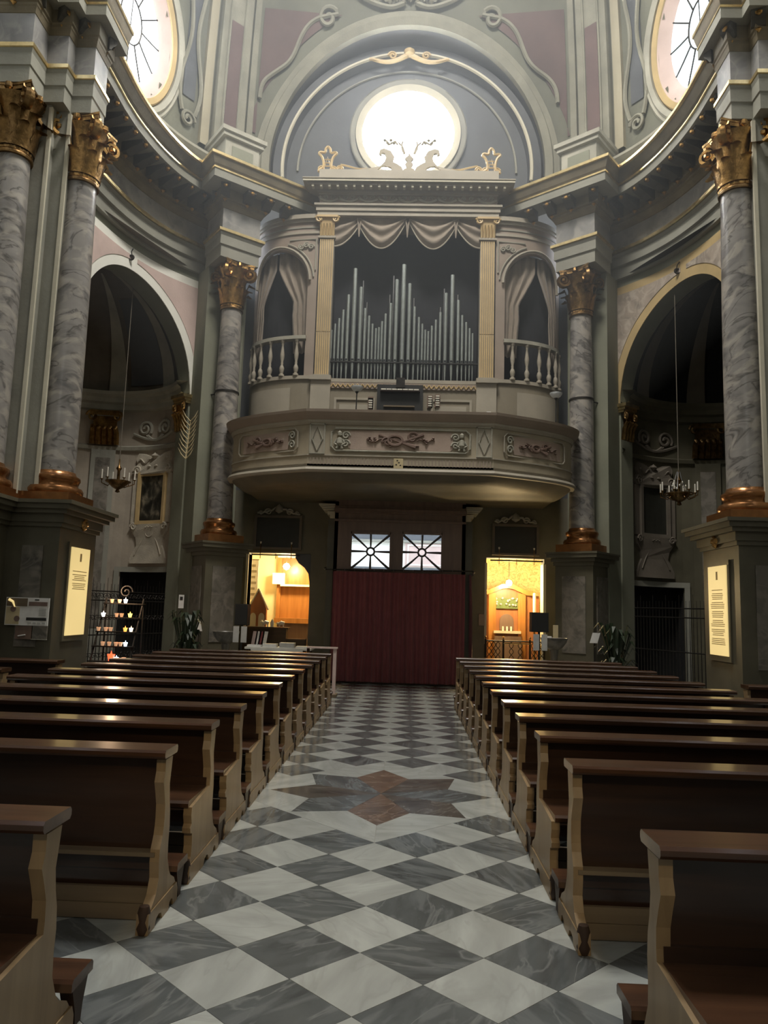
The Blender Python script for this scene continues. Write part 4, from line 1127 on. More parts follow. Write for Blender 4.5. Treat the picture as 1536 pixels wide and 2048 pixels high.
# curved side bays
def bay(sx, u, z, off=0.0):
    a = u*pi/2*.92; x = 2.02 + 1.60*sin(a); y = ORY+.02 + 1.0*(1-cos(a))
    return (sx*(x + off*-sin(a)*.0), y - off, z)
OPU0, OPU1 = .09, .80
for sx in (-1, 1):
    def strip(u0, u1, zl, zh, off=0.0, n=20, th=.06):
        m = MB()
        for i in range(n):
            a, b = lerp(u0,u1,i/n), lerp(u0,u1,(i+1)/n)
            P = [bay(sx,a,zl(a),off), bay(sx,b,zl(b),off), bay(sx,b,zh(b),off), bay(sx,a,zh(a),off)]
            Q = [(p[0], p[1]+th, p[2]) for p in P]
            m.add(P+Q, [(0,1,2,3),(4,7,6,5),(0,4,5,1),(3,2,6,7)])
        return m
    c_ = lambda v: (lambda u: v)
    um = (OPU0+OPU1)/2; uh = (OPU1-OPU0)/2
    archz = lambda u: 8.95 + .78*sqrt(max(0, 1-((u-um)/uh)**2))
    w = part('side_bay', strip(0, OPU0, c_(6.66), c_(10.42)), 'case_mauve', org)
    part('bay_wall', strip(OPU1, 1.0, c_(6.66), c_(10.42)), 'case_mauve', org)
    part('bay_wall', strip(OPU0, OPU1, archz, c_(10.42), 0, 40), 'case_mauve', org)
    part('bay_archivolt', MB().tube([bay(sx, um+uh*1.06*cos(t), 8.95+.84*sin(t), .055) for t in [pi*i/24 for i in range(25)]], .035, 6), 'case_grey', org, True)
    part('bay_lower', strip(0, 1, c_(ORZ), c_(6.70)), 'case_dark', org)
    part('bay_panel', strip(.22, .82, c_(5.0), c_(6.45), .02), 'case_grey', org)
    for z0, z1, o_ in ((6.64,6.72,.05),(10.08,10.14,.03),(10.36,10.42,.05),(10.42,10.52,.10)):
        part('bay_moulding', strip(-.02, 1.0, c_(z0), c_(z1), o_), 'case_grey', org)
    part('bay_line', strip(0, .98, c_(10.22), c_(10.25), .02), 'plaster_grey', org)
    # spandrel ornament beside the pilaster
    m = MB().tube([bay(sx, .02, 9.95, .02), bay(sx, .30, 9.95, .02)], .018, 5); m.tube([bay(sx, .02, 9.95, .02), bay(sx, .02, 9.2, .02)], .018, 5)
    m.tube([bay(sx, um+uh*1.16*cos(t), 8.95+.95*sin(t), .02) for t in [lerp(pi*.6, pi*.97, i/12) for i in range(13)]], .018, 5)
    for q in range(3): m.tube([(lambda p: (p[0]+x, p[1], p[2]+z))(bay(sx, .07+.05*q, 9.76+.04*(q % 2), .03)) for x, z in spiral(0,0,.07,1.5,1,q)], .016, 5)
    part('spandrel_ornament', m, 'stucco', org, True)
    # dark opening, parted curtains
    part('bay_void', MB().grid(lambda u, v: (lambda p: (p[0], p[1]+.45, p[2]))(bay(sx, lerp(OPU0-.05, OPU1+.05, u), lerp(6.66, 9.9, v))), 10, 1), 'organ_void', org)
    for e in (-1, 1):
        def cur(u, v):
            z = lerp(9.75, 7.3, v)
            inner = um + e*uh*(.06 + .85*min(1, max(0, (9.35-z)/1.0))**1.3) if z > 8.3 else um + e*uh*(.58+.05*sin(z*2))
            if 8.3 <= z: inner = um + e*uh*(.04 + .52*min(1, max(0, (9.35-z)/.8))**1.1)
            outer_ = um + e*uh*1.04
            uu = lerp(inner, outer_, u); p = bay(sx, uu, z)
            return (p[0], p[1]+.16-.035*sin(u*20+z*1.5)-.02*sin(u*9), z)
        part('bay_curtain', MB().grid(cur, 24, 24), 'cloth_rose', org, True)
    # balustrade
    bal = [(.055,0),(.055,.04),(.03,.06),(.045,.13),(.05,.18),(.04,.22),(.022,.27),(.03,.30),(.022,.33),(.04,.42),(.045,.5),(.03,.62),(.02,.72),(.03,.75),(.03,.78),(.045,.8),(.045,.84)]
    bme = MB().lathe(bal, (0,0,0), 12).mesh('baluster', 'case_grey', True)
    for k in range(6):
        u = lerp(.17, .93, k/5.0); p = bay(sx, u, 6.72, .03)
        o = bpy.data.objects.new('baluster', bme); COL.objects.link(o); o.parent = org; o.location = Vector(p) - ORG[org.name]; o.scale = (1.15, 1.15, 1)
    part('hand_rail', strip(.08, 1.0, c_(7.56), c_(7.64), .09, 20, .18), 'stucco', org)
# small upright posts seen behind the rail of one bay
# ------------------------------------------------------------------ organ console and lamps on the gallery
t = org
cb = aty(800, 797, ORY-.2)
part('console', MB().box(cb.x-.5, cb.x+.5, ORY-.3, ORY-.04, ORZ, cb.z+.28), 'black_plastic', t)
part('music_desk', MB().box(cb.x-.09, cb.x+.10, ORY-.36, ORY-.3, cb.z+.2, cb.z+.42), 'iron', t)
kb = part('keyboard', MB().box(cb.x-.43, cb.x+.43, ORY-.42, ORY-.3, cb.z+.10, cb.z+.125), 'wood_dark', t)
for k in range(7): part('key_group', MB().box(cb.x-.41+.118*k, cb.x-.41+.118*k+.105, ORY-.43, ORY-.31, cb.z+.125, cb.z+.15), 'ivory', kb)
part('console_shelf', MB().box(cb.x-.35, cb.x+.32, ORY-.36, ORY-.3, cb.z-.23, cb.z-.2), 'wood_base', t)
for px_, py_, n in ((741, 806, 4), (860, 803, 5), (875, 802, 5)):
    q = aty(px_, py_, ORY-.05)
    s_ = part('stop_jamb', MB().box(q.x-.06, q.x+.06, ORY-.03, ORY-.0, q.z-.14, q.z+.15), 'wood_portal', org)
    for k in range(n): part('stop_knob', MB().box(q.x-.04, q.x+.04, ORY-.07, ORY-.03, q.z-.11+.052*k, q.z-.088+.052*k), 'ivory', s_)
# ================================================================== ORGAN GALLERY (balcony)
gal = thing('organ_gallery', 'olive organ loft parapet with painted music trophies and bowed sides above the curtain', 'balcony', (0, 14.6, 4.2))
gp = catmull([(1.78,14.0),(2.25,14.22),(2.75,14.48),(3.2,14.80),(3.5,15.18),(3.58,15.6)], 5)
gpath_l = [(-x, y) for x, y in gp][::-1]
gpath = gpath_l + gp                                              # travelling -x -> +x : left of travel is +y (inwards)
def outp(p): return [(-o, z) for o, z in p]
part('parapet', MB().sweep(gpath, [(0,4.30),(.10,4.30),(.10,5.25),(0,5.25)]), 'case_olive', gal)
part('bottom_bead', MB().sweep(gpath, outp([(-.05,4.18),(.06,4.18),(.09,4.22),(.06,4.27),(-.05,4.27)])), 'case_grey', gal)
part('top_moulding', MB().sweep(gpath, outp([(-.05,5.10),(.02,5.11),(.05,5.16),(.05,5.20),(-.05,5.20)])), 'case_grey', gal)
part('hand_rail', MB().sweep(gpath, outp([(-.16,5.20),(.06,5.20),(.12,5.27),(.16,5.33),(.17,5.38),(-.16,5.38)])), 'case_mauve', gal)
part('string_line', MB().sweep(gpath, outp([(-.01,4.50),(.02,4.50),(.02,4.525),(-.01,4.525)])), 'case_grey', gal)
slab = gpath + [(3.4,17.2),(-3.4,17.2)]
part('floor_slab', MB().prism(slab, lambda x,y:(x,y,4.2), lambda x,y:(x,y,4.34)), 'soffit_olive', gal)
# hollow cove under the parapet
cove = [(1.6,14.35),(2.2,14.65),(2.8,15.05),(3.2,15.55),(3.3,16.2)]
cp_ = [(-x,y) for x,y in cove][::-1] + cove
m = MB(); A_s, B_s = Path(gpath), Path(cp_)
m.grid(lambda u, v: (lambda a, b: (lerp(a.x,b.x,v), lerp(a.y,b.y,v), 4.19 - .16*sin(v*pi/2)))(A_s.at(u*A_s.L)[0], B_s.at(u*B_s.L)[0]), 40, 5)
part('cove', m, 'soffit_olive', gal, True)
part('soffit', MB().prism(cp_ + [(3.3,17.2),(-3.3,17.2)], lambda x,y:(x,y,4.03), lambda x,y:(x,y,4.2)), 'soffit_olive', gal)
# upright fluting in the band under the panels
fl = MB().box(-.012,.012,-.012,.012,0,.13).mesh('reed', 'case_mauve')
for k in range(54):
    x = -1.72 + k*3.44/53
    if abs(x) < .1: continue
    o = bpy.data.objects.new('reed', fl); COL.objects.link(o); o.parent = gal; o.location = Vector((x, 13.995, 4.33)) - ORG[gal.name]
nt_ = thing('paper_notice', 'small square paper notice pinned to the middle of the gallery parapet', 'notice', (-.02, 13.97, 4.27))
part('sheet', MB().box(-.12, .06, 13.965, 13.975, 4.28, 4.47), 'pale_tan', nt_)
for x, z in ((-.05,4.42),(-.02,4.38),(.01,4.33),(-.07,4.34)): part('print', MB().box(x-.015,x+.015,13.962,13.966,z,z+.02), 'black_plastic', nt_)
# lozenge panels at the corners
for sx in (-1, 1):
    c = sx*1.60; m = MB()
    for a, b, z0, z1 in ((c-.15,c-.13,4.55,5.12),(c+.13,c+.15,4.55,5.12),(c-.15,c+.15,4.53,4.55),(c-.15,c+.15,5.1,5.12)): m.box(a, b, 13.96, 14.0, z0, z1)
    m.tube([(c,13.97,4.58),(c+.1,13.97,4.82),(c,13.97,5.07),(c-.1,13.97,4.82)], .014, 5, True)
    part('lozenge', m, 'stucco', gal)
    part('lozenge_ground', MB().box(c-.13, c+.13, 13.985, 14.0, 4.55, 5.1), 'case_grey', gal)
# long central panel: frame with clipped corners, rose ground, putti ends and instruments
def rect_clip(x0, x1, z0, z1, c): return [(x0+c,z0),(x1-c,z0),(x1,z0+c),(x1,z1-c),(x1-c,z1),(x0+c,z1),(x0,z1-c),(x0,z0+c)]
part('panel_moulding', MB().tube([(x,13.975,z) for x,z in rect_clip(-1.33,1.33,4.60,5.04,.08)], .02, 5, True), 'stucco', gal)
part('panel_ground', MB().prism(rect_clip(-1.0,1.0,4.63,5.01,.05), lambda x,z:(x,13.985,z), lambda x,z:(x,14.0,z)), 'panel_rose', gal)
def trophy(cx_, fn, sc, mat):
    r = random.Random(int(cx_*10)); m = MB()
    def p(x, z, o=.02): return fn(cx_ + x*sc, z*sc, o)
    m.tube([p(lerp(-.34,.34,t), .06*sin(t*5)-.04) for t in [i/12 for i in range(13)]], .022, 5)
    m.tube([p(lerp(-.4,.28,t), lerp(.1,-.12,t)) for t in [i/8 for i in range(9)]], [.02+.03*max(0,i-5)/3 for i in range(9)], 6)
    m.tube([p(lerp(.42,-.2,t), lerp(.12,-.12,t)) for t in [i/8 for i in range(9)]], [.03-.014*i/8 for i in range(9)], 6)
    m.tube([p(.13*cos(a)-.1, .09*sin(a)) for a in [2*pi*i/16 for i in range(16)]], .03, 6, True)
    m.tube([p(.22+x, .06+z) for x, z in spiral(0,0,.11,1.3,1)], .022, 5)
    m.tube([p(-.24+x, -.03+z) for x, z in spiral(0,0,.1,1.3,-1)], .022, 5)
    for k in range(16):
        e = -1 if k % 2 else 1; x = e*r.uniform(.34,.62); z = r.uniform(-.06,.06)
        q = p(x, z); m.lathe([(.001,-.02),(.03,0),(.001,.025)], q, 6)
    m.tube([p(lerp(.3,.62,t), .03*sin(t*9)) for t in [i/8 for i in range(9)]], .012, 4); m.tube([p(lerp(-.3,-.62,t), .03*sin(t*9)) for t in [i/8 for i in range(9)]], .012, 4)
    part('music_trophy', m, mat, gal, True)
trophy(.0, lambda x, z, o: (x, 13.99-o, 4.82+z), 1.05, 'relief_brown')
for sx in (-1, 1):
    m = MB(); c = sx*1.17
    m.lathe([(.001,-.06),(.045,-.03),(.05,.02),(.001,.07)], (c, 13.97, 4.93), 10); m.lathe([(.001,-.1),(.06,-.04),(.05,.06),(.001,.09)], (c, 13.97, 4.78), 10)
    for e in (-1, 1):
        m.tube([(c+e*.05, 13.97, 4.82), (c+e*.1, 13.97, 4.74), (c+e*.03, 13.96, 4.70)], .022, 5); m.tube([(c+e*.03, 13.97, 4.72), (c+e*.05, 13.97, 4.64)], .026, 5)
        m.tube([(c-sx*.12+x, 13.975, 4.82+e*.08+z) for x, z in spiral(0,0,.08,1.4,-sx)], .018, 5)
    part('putto_relief', m, 'stucco', gal, True)
# side panels on the bowed flanks
for sx in (-1, 1):
    P_ = Path(gp)
    def side(s, z, o):
        q, n_ = P_.at(s); return (sx*(q.x - n_.x*-o if False else q.x + (-n_.x)*o), q.y + (-n_.y)*o, z)
    L0, L1 = .22, 1.75
    part('side_panel_moulding', MB().tube([side(s, z, .03) for s, z in rect_clip(L0, L1, 4.60, 5.04, .07)], .018, 5, True), 'case_grey', gal)
    part('side_panel_ground', MB().grid(lambda u, v: side(lerp(L0+.22, L1-.12, u), lerp(4.64, 5.0, v), .012), 14, 1), 'panel_rose', gal)
    trophy(1.02+.001*sx, lambda x, z, o: side(x, 4.82+z, .02+o*.5), .72, 'relief_brown')
    m = MB()
    for e in (-1, 1): m.tube([side(L0+.13+x*.8, 4.82+e*.09+z, .03) for x, z in spiral(0,0,.09,1.4,1)], .018, 5)
    part('side_scroll', m, 'stucco', gal, True)
# floor lamps with bowl shades standing on the gallery
def uplighter(px_, py_, Y, label, tilt=0):
    q = aty(px_, py_, Y); t = thing('floor_lamp', label, 'lamp', (q.x, Y, 4.34), 0, 'uplighter lamps on the organ gallery')
    part('base', MB().lathe([(.12,4.34),(.12,4.36),(.02,4.38)], (q.x, Y, 0), 16), 'black_plastic', t, True)
    part('pole', MB().tube([(q.x-.02, Y, 4.38), (q.x, Y, q.z-.08)], .012, 8), 'black_plastic', t)
    part('collar', MB().lathe([(.015,-.1),(.04,-.06),(.015,-.05)], (q.x, Y, q.z), 12), 'black_plastic', t, True)
    part('shade', MB().lathe([(.03,-.06),(.09,-.03),(.125,.02),(.13,.05),(.12,.05),(.085,-.02),(.02,-.05)], (q.x, Y, q.z), 20), 'lamp_glass', t, True)
uplighter(714, 778, 15.3, 'black pole lamp with white bowl shade beside the organ console')
uplighter(1112, 791, 15.25, 'white bowl lamp by the dull-capital column on the gallery')
q = aty(979, 802, 15.2); b = aty(983, 830, 15.2)
t = thing('white_board', 'narrow white board leaning behind the gallery rail', 'board', (b.x, 15.2, 4.34))
part('board', MB().obox(((q.x+b.x)/2, 15.25, 5.08), (.045,0,0), (0,.01,0), (-.03,0,.70)), 'paper', t)
part('edge', MB().obox(((q.x+b.x)/2+.047, 15.25, 5.08), (.004,0,0), (0,.012,0), (-.03,0,.70)), 'pale_tan', t)
# ================================================================== ENTRANCE VESTIBULE
BY = 16.62
m = MB(); X0, X1 = -1.46, 1.48
TR = ((-1.08,-.19,2.48,3.29), (.07,.96,2.48,3.31))
m.box(X0, TR[0][0], BY, BY+.10, 0, 3.55); m.box(TR[0][1], TR[1][0], BY, BY+.10, 0, 3.55); m.box(TR[1][1], X1, BY, BY+.10, 0, 3.55)
for a, b, z0, z1 in TR: m.box(a, b, BY, BY+.10, 0, z0); m.box(a, b, BY, BY+.10, z1, 3.55)
m.box(X0, X0+.08, BY, Y_FRONT, 0, 4.0); m.box(X1-.08, X1, BY, Y_FRONT, 0, 4.0)
door = struct('door_1', m, 'wood_portal')
m = MB()
for z0, z1, e in ((3.55,3.60,.03),(3.60,3.74,.0),(3.74,3.78,.04),(3.78,3.84,.08),(3.84,3.90,.03),(3.90,4.03,.0)): m.box(X0-e*.2, X1+e*.2, BY-e, BY+.12, z0, z1)
part('lintel_moulding', m, 'wood_portal', door)
for a, b, z0, z1 in TR:
    m = MB()
    for q in ((a-.03,a+.02,z0-.03,z1+.03),(b-.02,b+.03,z0-.03,z1+.03),(a,b,z0-.03,z0+.02),(a,b,z1-.02,z1+.03)): m.box(q[0], q[1], BY-.03, BY+.02, q[2], q[3])
    part('transom_frame', m, 'wood_portal', door)
    cx_, cz_ = (a+b)/2, (z0+z1)/2; m = MB()
    m.tube([(cx_+.085*cos(t), BY+.03, cz_+.085*sin(t)) for t in [2*pi*i/20 for i in range(20)]], .022, 6, True)
    for k in range(8):
        t = pi/4*k; R_ = (b-a)/2*(1.38 if k % 2 else 1.0)*.98
        m.tube([(cx_+.1*cos(t), BY+.03, cz_+.1*sin(t)), (cx_+R_*.55*cos(t), BY+.03, cz_+R_*.52*sin(t)), (cx_+R_*cos(t), BY+.03, cz_+R_*.9*sin(t))], [.016,.022,.028], 6)
    part('transom_tracery', m, 'wood_dark', door)
    part('glass_pane', MB().box(a, b, BY+.055, BY+.061, z0, z1), 'clear_glass', door)
# portal cornice stubs on both sides, side-room light painted in as cream
for sx, xa in ((-1, X0), (1, X1)):
    for k, (z0, z1, e) in enumerate(((3.62,3.70,.12),(3.70,3.78,.18),(3.80,3.83,.28),(3.84,3.87,.31),(3.88,3.91,.34),(3.92,3.95,.38))):
        x0, x1 = sorted((xa, xa+sx*e)); part('cornice_stub', MB().box(x0, x1, BY+.06, Y_FRONT, z0, z1), 'plaster_cream', door)
    x0, x1 = sorted((xa, xa+sx*.16)); part('side_pilaster', MB().box(x0, x1, BY+.12, Y_FRONT, 0, 3.62), 'pedestal_olive', door)
# outer doors and the street behind the transoms
part('outer_leaf', MB().box(-1.25, -.02, Y_FRONT+.1, Y_FRONT+.16, 0, 2.45), 'wood_dark', door); part('outer_leaf', MB().box(.02, 1.25, Y_FRONT+.1, Y_FRONT+.16, 0, 2.45), 'wood_dark', door)
# porch behind, closed above so that light comes only through its front opening
st = thing('street_house', 'pale rendered house front across the street, seen through the transom panes', 'building', (0, 25, 0))
part('wall', MB().box(-9, 9, 25, 25.4, 3.02, 3.86), 'plaster_white', st)
part('plinth', MB().box(-9, 9, 24.95, 25.4, 0, 3.02), 'plaster_dusk', st)
part('string_course', MB().box(-9, 9, 24.9, 25, 3.86, 3.94), 'plaster_grey', st)
part('upper_wall', MB().box(-9, 9, 25.05, 25.4, 3.94, 9), 'plaster_dusk', st)
part('painted_panel', MB().box(.12, 1.5, 24.96, 25.0, 3.05, 3.84), 'plaster_pink', st)
for a, b, c, d in ((.2,1.43,3.10,3.14),(.2,1.43,3.76,3.80),(.2,.24,3.14,3.76),(1.39,1.43,3.14,3.76)): part('panel_border', MB().box(a, b, 24.94, 24.96, c, d), 'plaster_white', st)
struct('wall_street', MB().box(-9, 9, 19.6, 30, -.1, 0), 'plaster_grey')
# ------------------------------------------------------------------ curtain
cur = thing('door_curtain', 'long dark red pleated curtain hanging across the entrance door', 'curtain', (.02, BY-.1, 0))
def cf_(u, v):
    x = lerp(-1.44, 1.47, u) + .02*sin(v*2.5)*sin(u*9); z = lerp(.04, 2.42, v)
    y = BY-.14 + (.030*sin(u*2*pi*27 + 1.2*sin(u*11)) + .022*sin(u*2*pi*11+.6) ) * (1.15-.35*v)
    if v > .965: x += 0
    return (x, y, z)
part('cloth', MB().grid(cf_, 300, 14), 'curtain_red', cur, True)
part('rod', MB().tube([(-1.62, BY-.12, 2.45), (1.66, BY-.12, 2.50)], .014, 8), 'iron', cur)
for x in (-1.62, 1.66): part('finial', MB().lathe([(.001,-.04),(.035,0),(.001,.04)], (x, BY-.12, 2.47), 10), 'steel', cur, True)
for k in range(14): part('ring', MB().tube([(-1.4+.216*k, BY-.12+.024*cos(t), 2.455+.0036*k+.024*sin(t)) for t in [2*pi*i/10 for i in range(10)]], .004, 4, True), 'steel', cur)
# side fall of the curtain, lit from the room with the iron gate
sc = thing('side_curtain', 'narrow bright red curtain edge hanging beside the iron gate room', 'curtain', (1.66, BY+.1, 0))
part('cloth', MB().grid(lambda u, v: (1.60+.035*sin(u*9+v*3)+.03*(1-v), lerp(BY-.1, BY+.45, u), lerp(.05, 2.42, v)), 16, 10), 'curtain_red', sc, True)
part('top_tape', MB().box(1.60, 1.66, BY-.1, BY+.45, 2.40, 2.45), 'wood_dark', sc)

# ================================================================== SIDE ROOMS
def room(nm, x0, x1, h, wallmat, floormat):
    m = MB(); y0, y1 = Y_FRONT+.35, 19.3
    m.box(x0-.1, x0, y0, y1, 0, h); m.box(x1, x1+.1, y0, y1, 0, h); m.box(x0-.1, x1+.1, y1, y1+.1, 0, h); m.box(x0-.1, x1+.1, y0-.02, y1+.1, h, h+.1)
    return struct('wall_room_' + nm, m, wallmat)
room('left', -3.98, -1.75, 3.3, 'plaster_room', None); room('right', 1.75, 3.9, 3.3, 'wallpaper', None)
# jambs of the openings
part('jamb', MB().box(OPL[0]-.06, OPL[0], Y_FRONT-.05, Y_FRONT+.36, 0, 2.8), 'plaster_cream', wall_f); part('jamb', MB().box(OPR[0]-.03, OPR[0]+.02, Y_FRONT-.02, Y_FRONT+.36, .9, 2.75), 'plaster_cream', wall_f)
part('jamb', MB().box(OPR[1]-.02, OPR[1]+.04, Y_FRONT-.02, Y_FRONT+.36, .9, 2.75), 'plaster_cream', wall_f)
# shaped shoulder of the left opening
sh = [(-2.05,1.9),(-2.05,2.84),(-2.42,2.84),(-2.42,2.74),(-2.34,2.62),(-2.20,2.52),(-2.10,2.38),(-2.07,2.2)]
part('shoulder', MB().prism(sh, lambda x,z:(x,Y_FRONT+.02,z), lambda x,z:(x,Y_FRONT+.32,z)), 'plaster_dusk', wall_f)
# left: cupboard wall of orange wood with shelf
cb_ = thing('wall_cupboard', 'glowing orange wood panelling with a shelf in the lit side room', 'cupboard', (-2.5, 19.2, 0))
part('back_panel', MB().box(-3.05, -1.78, 19.12, 19.2, 1.25, 3.1), 'wood_orange', cb_)
part('lower_panel', MB().box(-3.05, -1.78, 18.9, 19.2, 0, 1.2), 'wood_portal', cb_)
part('shelf', MB().box(-3.0, -1.78, 18.85, 19.15, 2.12, 2.17), 'plaster_cream', cb_)
part('ledge', MB().box(-3.1, -1.78, 18.75, 19.2, 1.20, 1.32), 'wood_orange', cb_)
part('stile', MB().box(-3.12, -3.02, 19.05, 19.2, 1.2, 3.1), 'wood_orange', cb_)
part('cornice', MB().box(-3.12, -1.78, 19.0, 19.2, 2.85, 2.93), 'plaster_cream', cb_)
q = aty(555, 1155, 18.8)
wb = thing('shelf_paper', 'white paper box shining on the cupboard shelf', 'box', (q.x, 18.95, 2.17))
part('body', MB().box(q.x-.14, q.x+.16, 18.9, 19.05, 2.17, 2.42), 'paper', wb); part('lid', MB().box(q.x-.15, q.x+.17, 18.89, 19.06, 2.42, 2.45), 'paper_grey', wb)
# narrow printed banner and pointed wooden shrine by the jamb
q = aty(507, 1175, 18.2)
bn = thing('paper_banner', 'narrow printed pale banner hanging by the opening of the lit cupboard room', 'banner', (q.x, 18.2, 1.7))
part('sheet', MB().box(q.x-.12, q.x+.10, 18.19, 18.2, 1.75, 2.72), 'paper', bn)
part('rod', MB().tube([(q.x-.13, 18.195, 2.73), (q.x+.11, 18.195, 2.73)], .01, 6), 'wood_base', bn)
for k in range(6): part('print', MB().box(q.x-.08, q.x+.06-.03*(k % 2), 18.185, 18.19, 1.85+.14*k, 1.91+.14*k), 'case_grey', bn)
q = aty(515, 1222, 17.95)
hs = thing('wooden_shrine', 'small pointed wooden shrine with two arched niches on the counter', 'shrine', (q.x, 17.95, 1.0))
part('body', MB().prism([(q.x-.2,1.0),(q.x+.22,1.0),(q.x+.22,1.55),(q.x+.02,2.0),(q.x-.2,1.55)], lambda x,z:(x,17.9,z), lambda x,z:(x,18.02,z)), 'wood_red', hs)
for e in (-.09, .11):
    P = [(q.x+e-.07,1.06)] + [(q.x+e+.07*cos(t), 1.34+.1*sin(t)) for t in [pi-pi*i/8 for i in range(9)]] + [(q.x+e+.07,1.06)]
    part('niche', MB().prism(P, lambda x,z:(x,17.885,z), lambda x,z:(x,17.9,z)), 'plaster_cream', hs)
for sx in (-1, 1): part('gable_board', MB().tube([(q.x+.02, 17.89, 2.02), (q.x+.02+sx*.25, 17.89, 1.52)], .025, 5), 'plaster_cream', hs)
# counter with small crib figures
ct = thing('dark_counter', 'dark wooden counter cabinet in front of the lit cupboard room', 'cabinet', (-2.85, 17.3, 0))
part('body', MB().box(-3.5, -2.5, 16.95, 17.2, 0, 1.10), 'wood_dark', ct); part('top', MB().box(-3.52, -2.45, 16.92, 17.22, 1.10, 1.14), 'wood_seat', ct)
part('side_body', MB().box(-2.5, -2.06, 17.0, 17.2, 0, .86), 'wood_dark', ct); part('side_top', MB().box(-2.5, -2.06, 16.96, 17.22, .86, .89), 'wood_seat', ct)
for k, (dx, kind) in enumerate(((0,0),(.15,1),(.36,2))):
    q = aty(532, 1230, 17.12); x = q.x+dx
    f = thing('crib_figure', ['small white curled figurine on the dark counter', 'tiny pale lantern-shaped figurine between two animals on the counter', 'small pale cow figurine on the dark counter'][kind], 'figurine', (x, 17.12, 1.14))
    if kind == 1:
        part('body', MB().lathe([(.035,0),(.045,.05),(.045,.1),(.02,.15),(.001,.18)], (x,17.12,1.14), 8), 'candle_wax', f, True); part('base', MB().box(x-.04,x+.04,17.08,17.16,1.14,1.15), 'candle_wax', f)
    else:
        part('body', MB().tube([(x-.06,17.12,1.2),(x,17.12,1.24),(x+.07,17.12,1.22)], [.035,.045,.04], 8), 'candle_wax', f, True)
        part('head', MB().lathe([(.001,-.035),(.035,0),(.001,.04)], (x-.085,17.12,1.25 if kind == 0 else 1.22), 8), 'candle_wax', f, True)
        for e in (-.04,.05): part('leg', MB().box(x+e-.012, x+e+.012, 17.1, 17.14, 1.14, 1.21), 'candle_wax', f)
# light of the left room
def bulb_lamp(nm, label, loc, power, top, r=.05, cr=.10):
    t = thing(nm, label, 'lamp', (loc[0], loc[1], loc[2]-.08), 0)
    part('bulb', MB().lathe([(.001,-r),(r*.7,-r*.7),(r,0),(r*.7,r*.7),(.001,r)], loc, 14), 'bulb', t, True)
    part('cord', MB().tube([(loc[0], loc[1], loc[2]+r), (loc[0], loc[1], top)], .006, 6), 'iron', t)
    l = bpy.data.lights.new(nm+'_light', 'POINT'); l.energy = power; l.color = (1.0,.74,.36); l.shadow_soft_size = cr
    o = bpy.data.objects.new(nm+'_light', l); COL.objects.link(o); o.location = (loc[0], loc[1]-.14, loc[2]-.02)
    return t
q = aty(573, 1133, 18.5); bulb_lamp('pendant_lamp', 'bare bright bulb over the orange cupboard shelf', tuple(q), 105, 3.3, .085)
q = aty(1018, 1166, 18.0); bulb_lamp('pendant_lamp', 'bare bright bulb hanging over the wooden tabernacle niche', tuple(q), 130, 3.3, .075)
# right: wooden tabernacle niche with wavy pediment
q = aty(1013, 1240, 18.6); cx_ = q.x
nc = thing('tabernacle_niche', 'orange wooden niche with wavy pediment and green floral panel', 'niche', (cx_, 18.7, 0))
part('back', MB().box(cx_-.42, cx_+.42, 18.6, 18.7, 0, 2.2), 'wood_red', nc)
for sx in (-1, 1): part('post', MB().box(cx_+sx*.36-.09, cx_+sx*.36+.09, 18.5, 18.62, 0, 2.1), 'wood_orange', nc)
for sx in (-1, 1): part('wing', MB().box(cx_+sx*.62-.17, cx_+sx*.62+.17, 18.58, 18.68, 0, 2.05), 'wood_red', nc)
pw_ = [(-.62,2.16),(-.46,2.17),(-.3,2.24),(-.15,2.31),(0,2.33),(.15,2.31),(.3,2.24),(.46,2.17),(.62,2.16)]
part('pediment', MB().prism([(cx_+x,z) for x,z in pw_] + [(cx_+x,z-.11) for x,z in pw_[::-1]], lambda x,z:(x,18.42,z), lambda x,z:(x,18.7,z)), 'wood_orange', nc)
part('floral_panel', MB().box(cx_-.3, cx_+.3, 18.55, 18.6, 1.72, 1.98), 'leaf_green', nc)
r_ = random.Random(5)
for k in range(18): part('flower', MB().lathe([(.001,-.03),(.03,0),(.001,.03)], (cx_+r_.uniform(-.26,.26), 18.53, 1.78+r_.uniform(0,.2)), 6), 'plaster_cream', nc, True)
P = [(cx_-.17,1.2)] + [(cx_+.17*cos(t), 1.42+.17*sin(t)) for t in [pi-pi*i/10 for i in range(11)]] + [(cx_+.17,1.2)]
part('arched_recess', MB().prism(P, lambda x,z:(x,18.57,z), lambda x,z:(x,18.62,z)), 'wood_portal', nc)
part('ledge', MB().box(cx_-.33, cx_+.33, 18.42, 18.6, 1.12, 1.18), 'plaster_cream', nc)
part('altar_block', MB().box(cx_-.32, cx_+.32, 18.3, 18.6, 0, 1.05), 'wood_portal', nc)
for k in range(3):
    x = cx_-.1+.1*k; f = thing('short_candle', ['short white candle in the wooden niche, away from the tall candle', 'middle short white candle of three in the wooden niche', 'short white candle in the wooden niche, on the tall candle side'][k], 'candle', (x, 18.5, 1.18), 0, 'candles in the wooden niche')
    part('wax', MB().lathe([(.022,1.18),(.022,1.28),(.008,1.29)], (x,18.5,0), 10), 'candle_wax', f, True); part('wick', MB().tube([(x,18.5,1.285),(x,18.5,1.31)], .004, 4), 'iron', f)
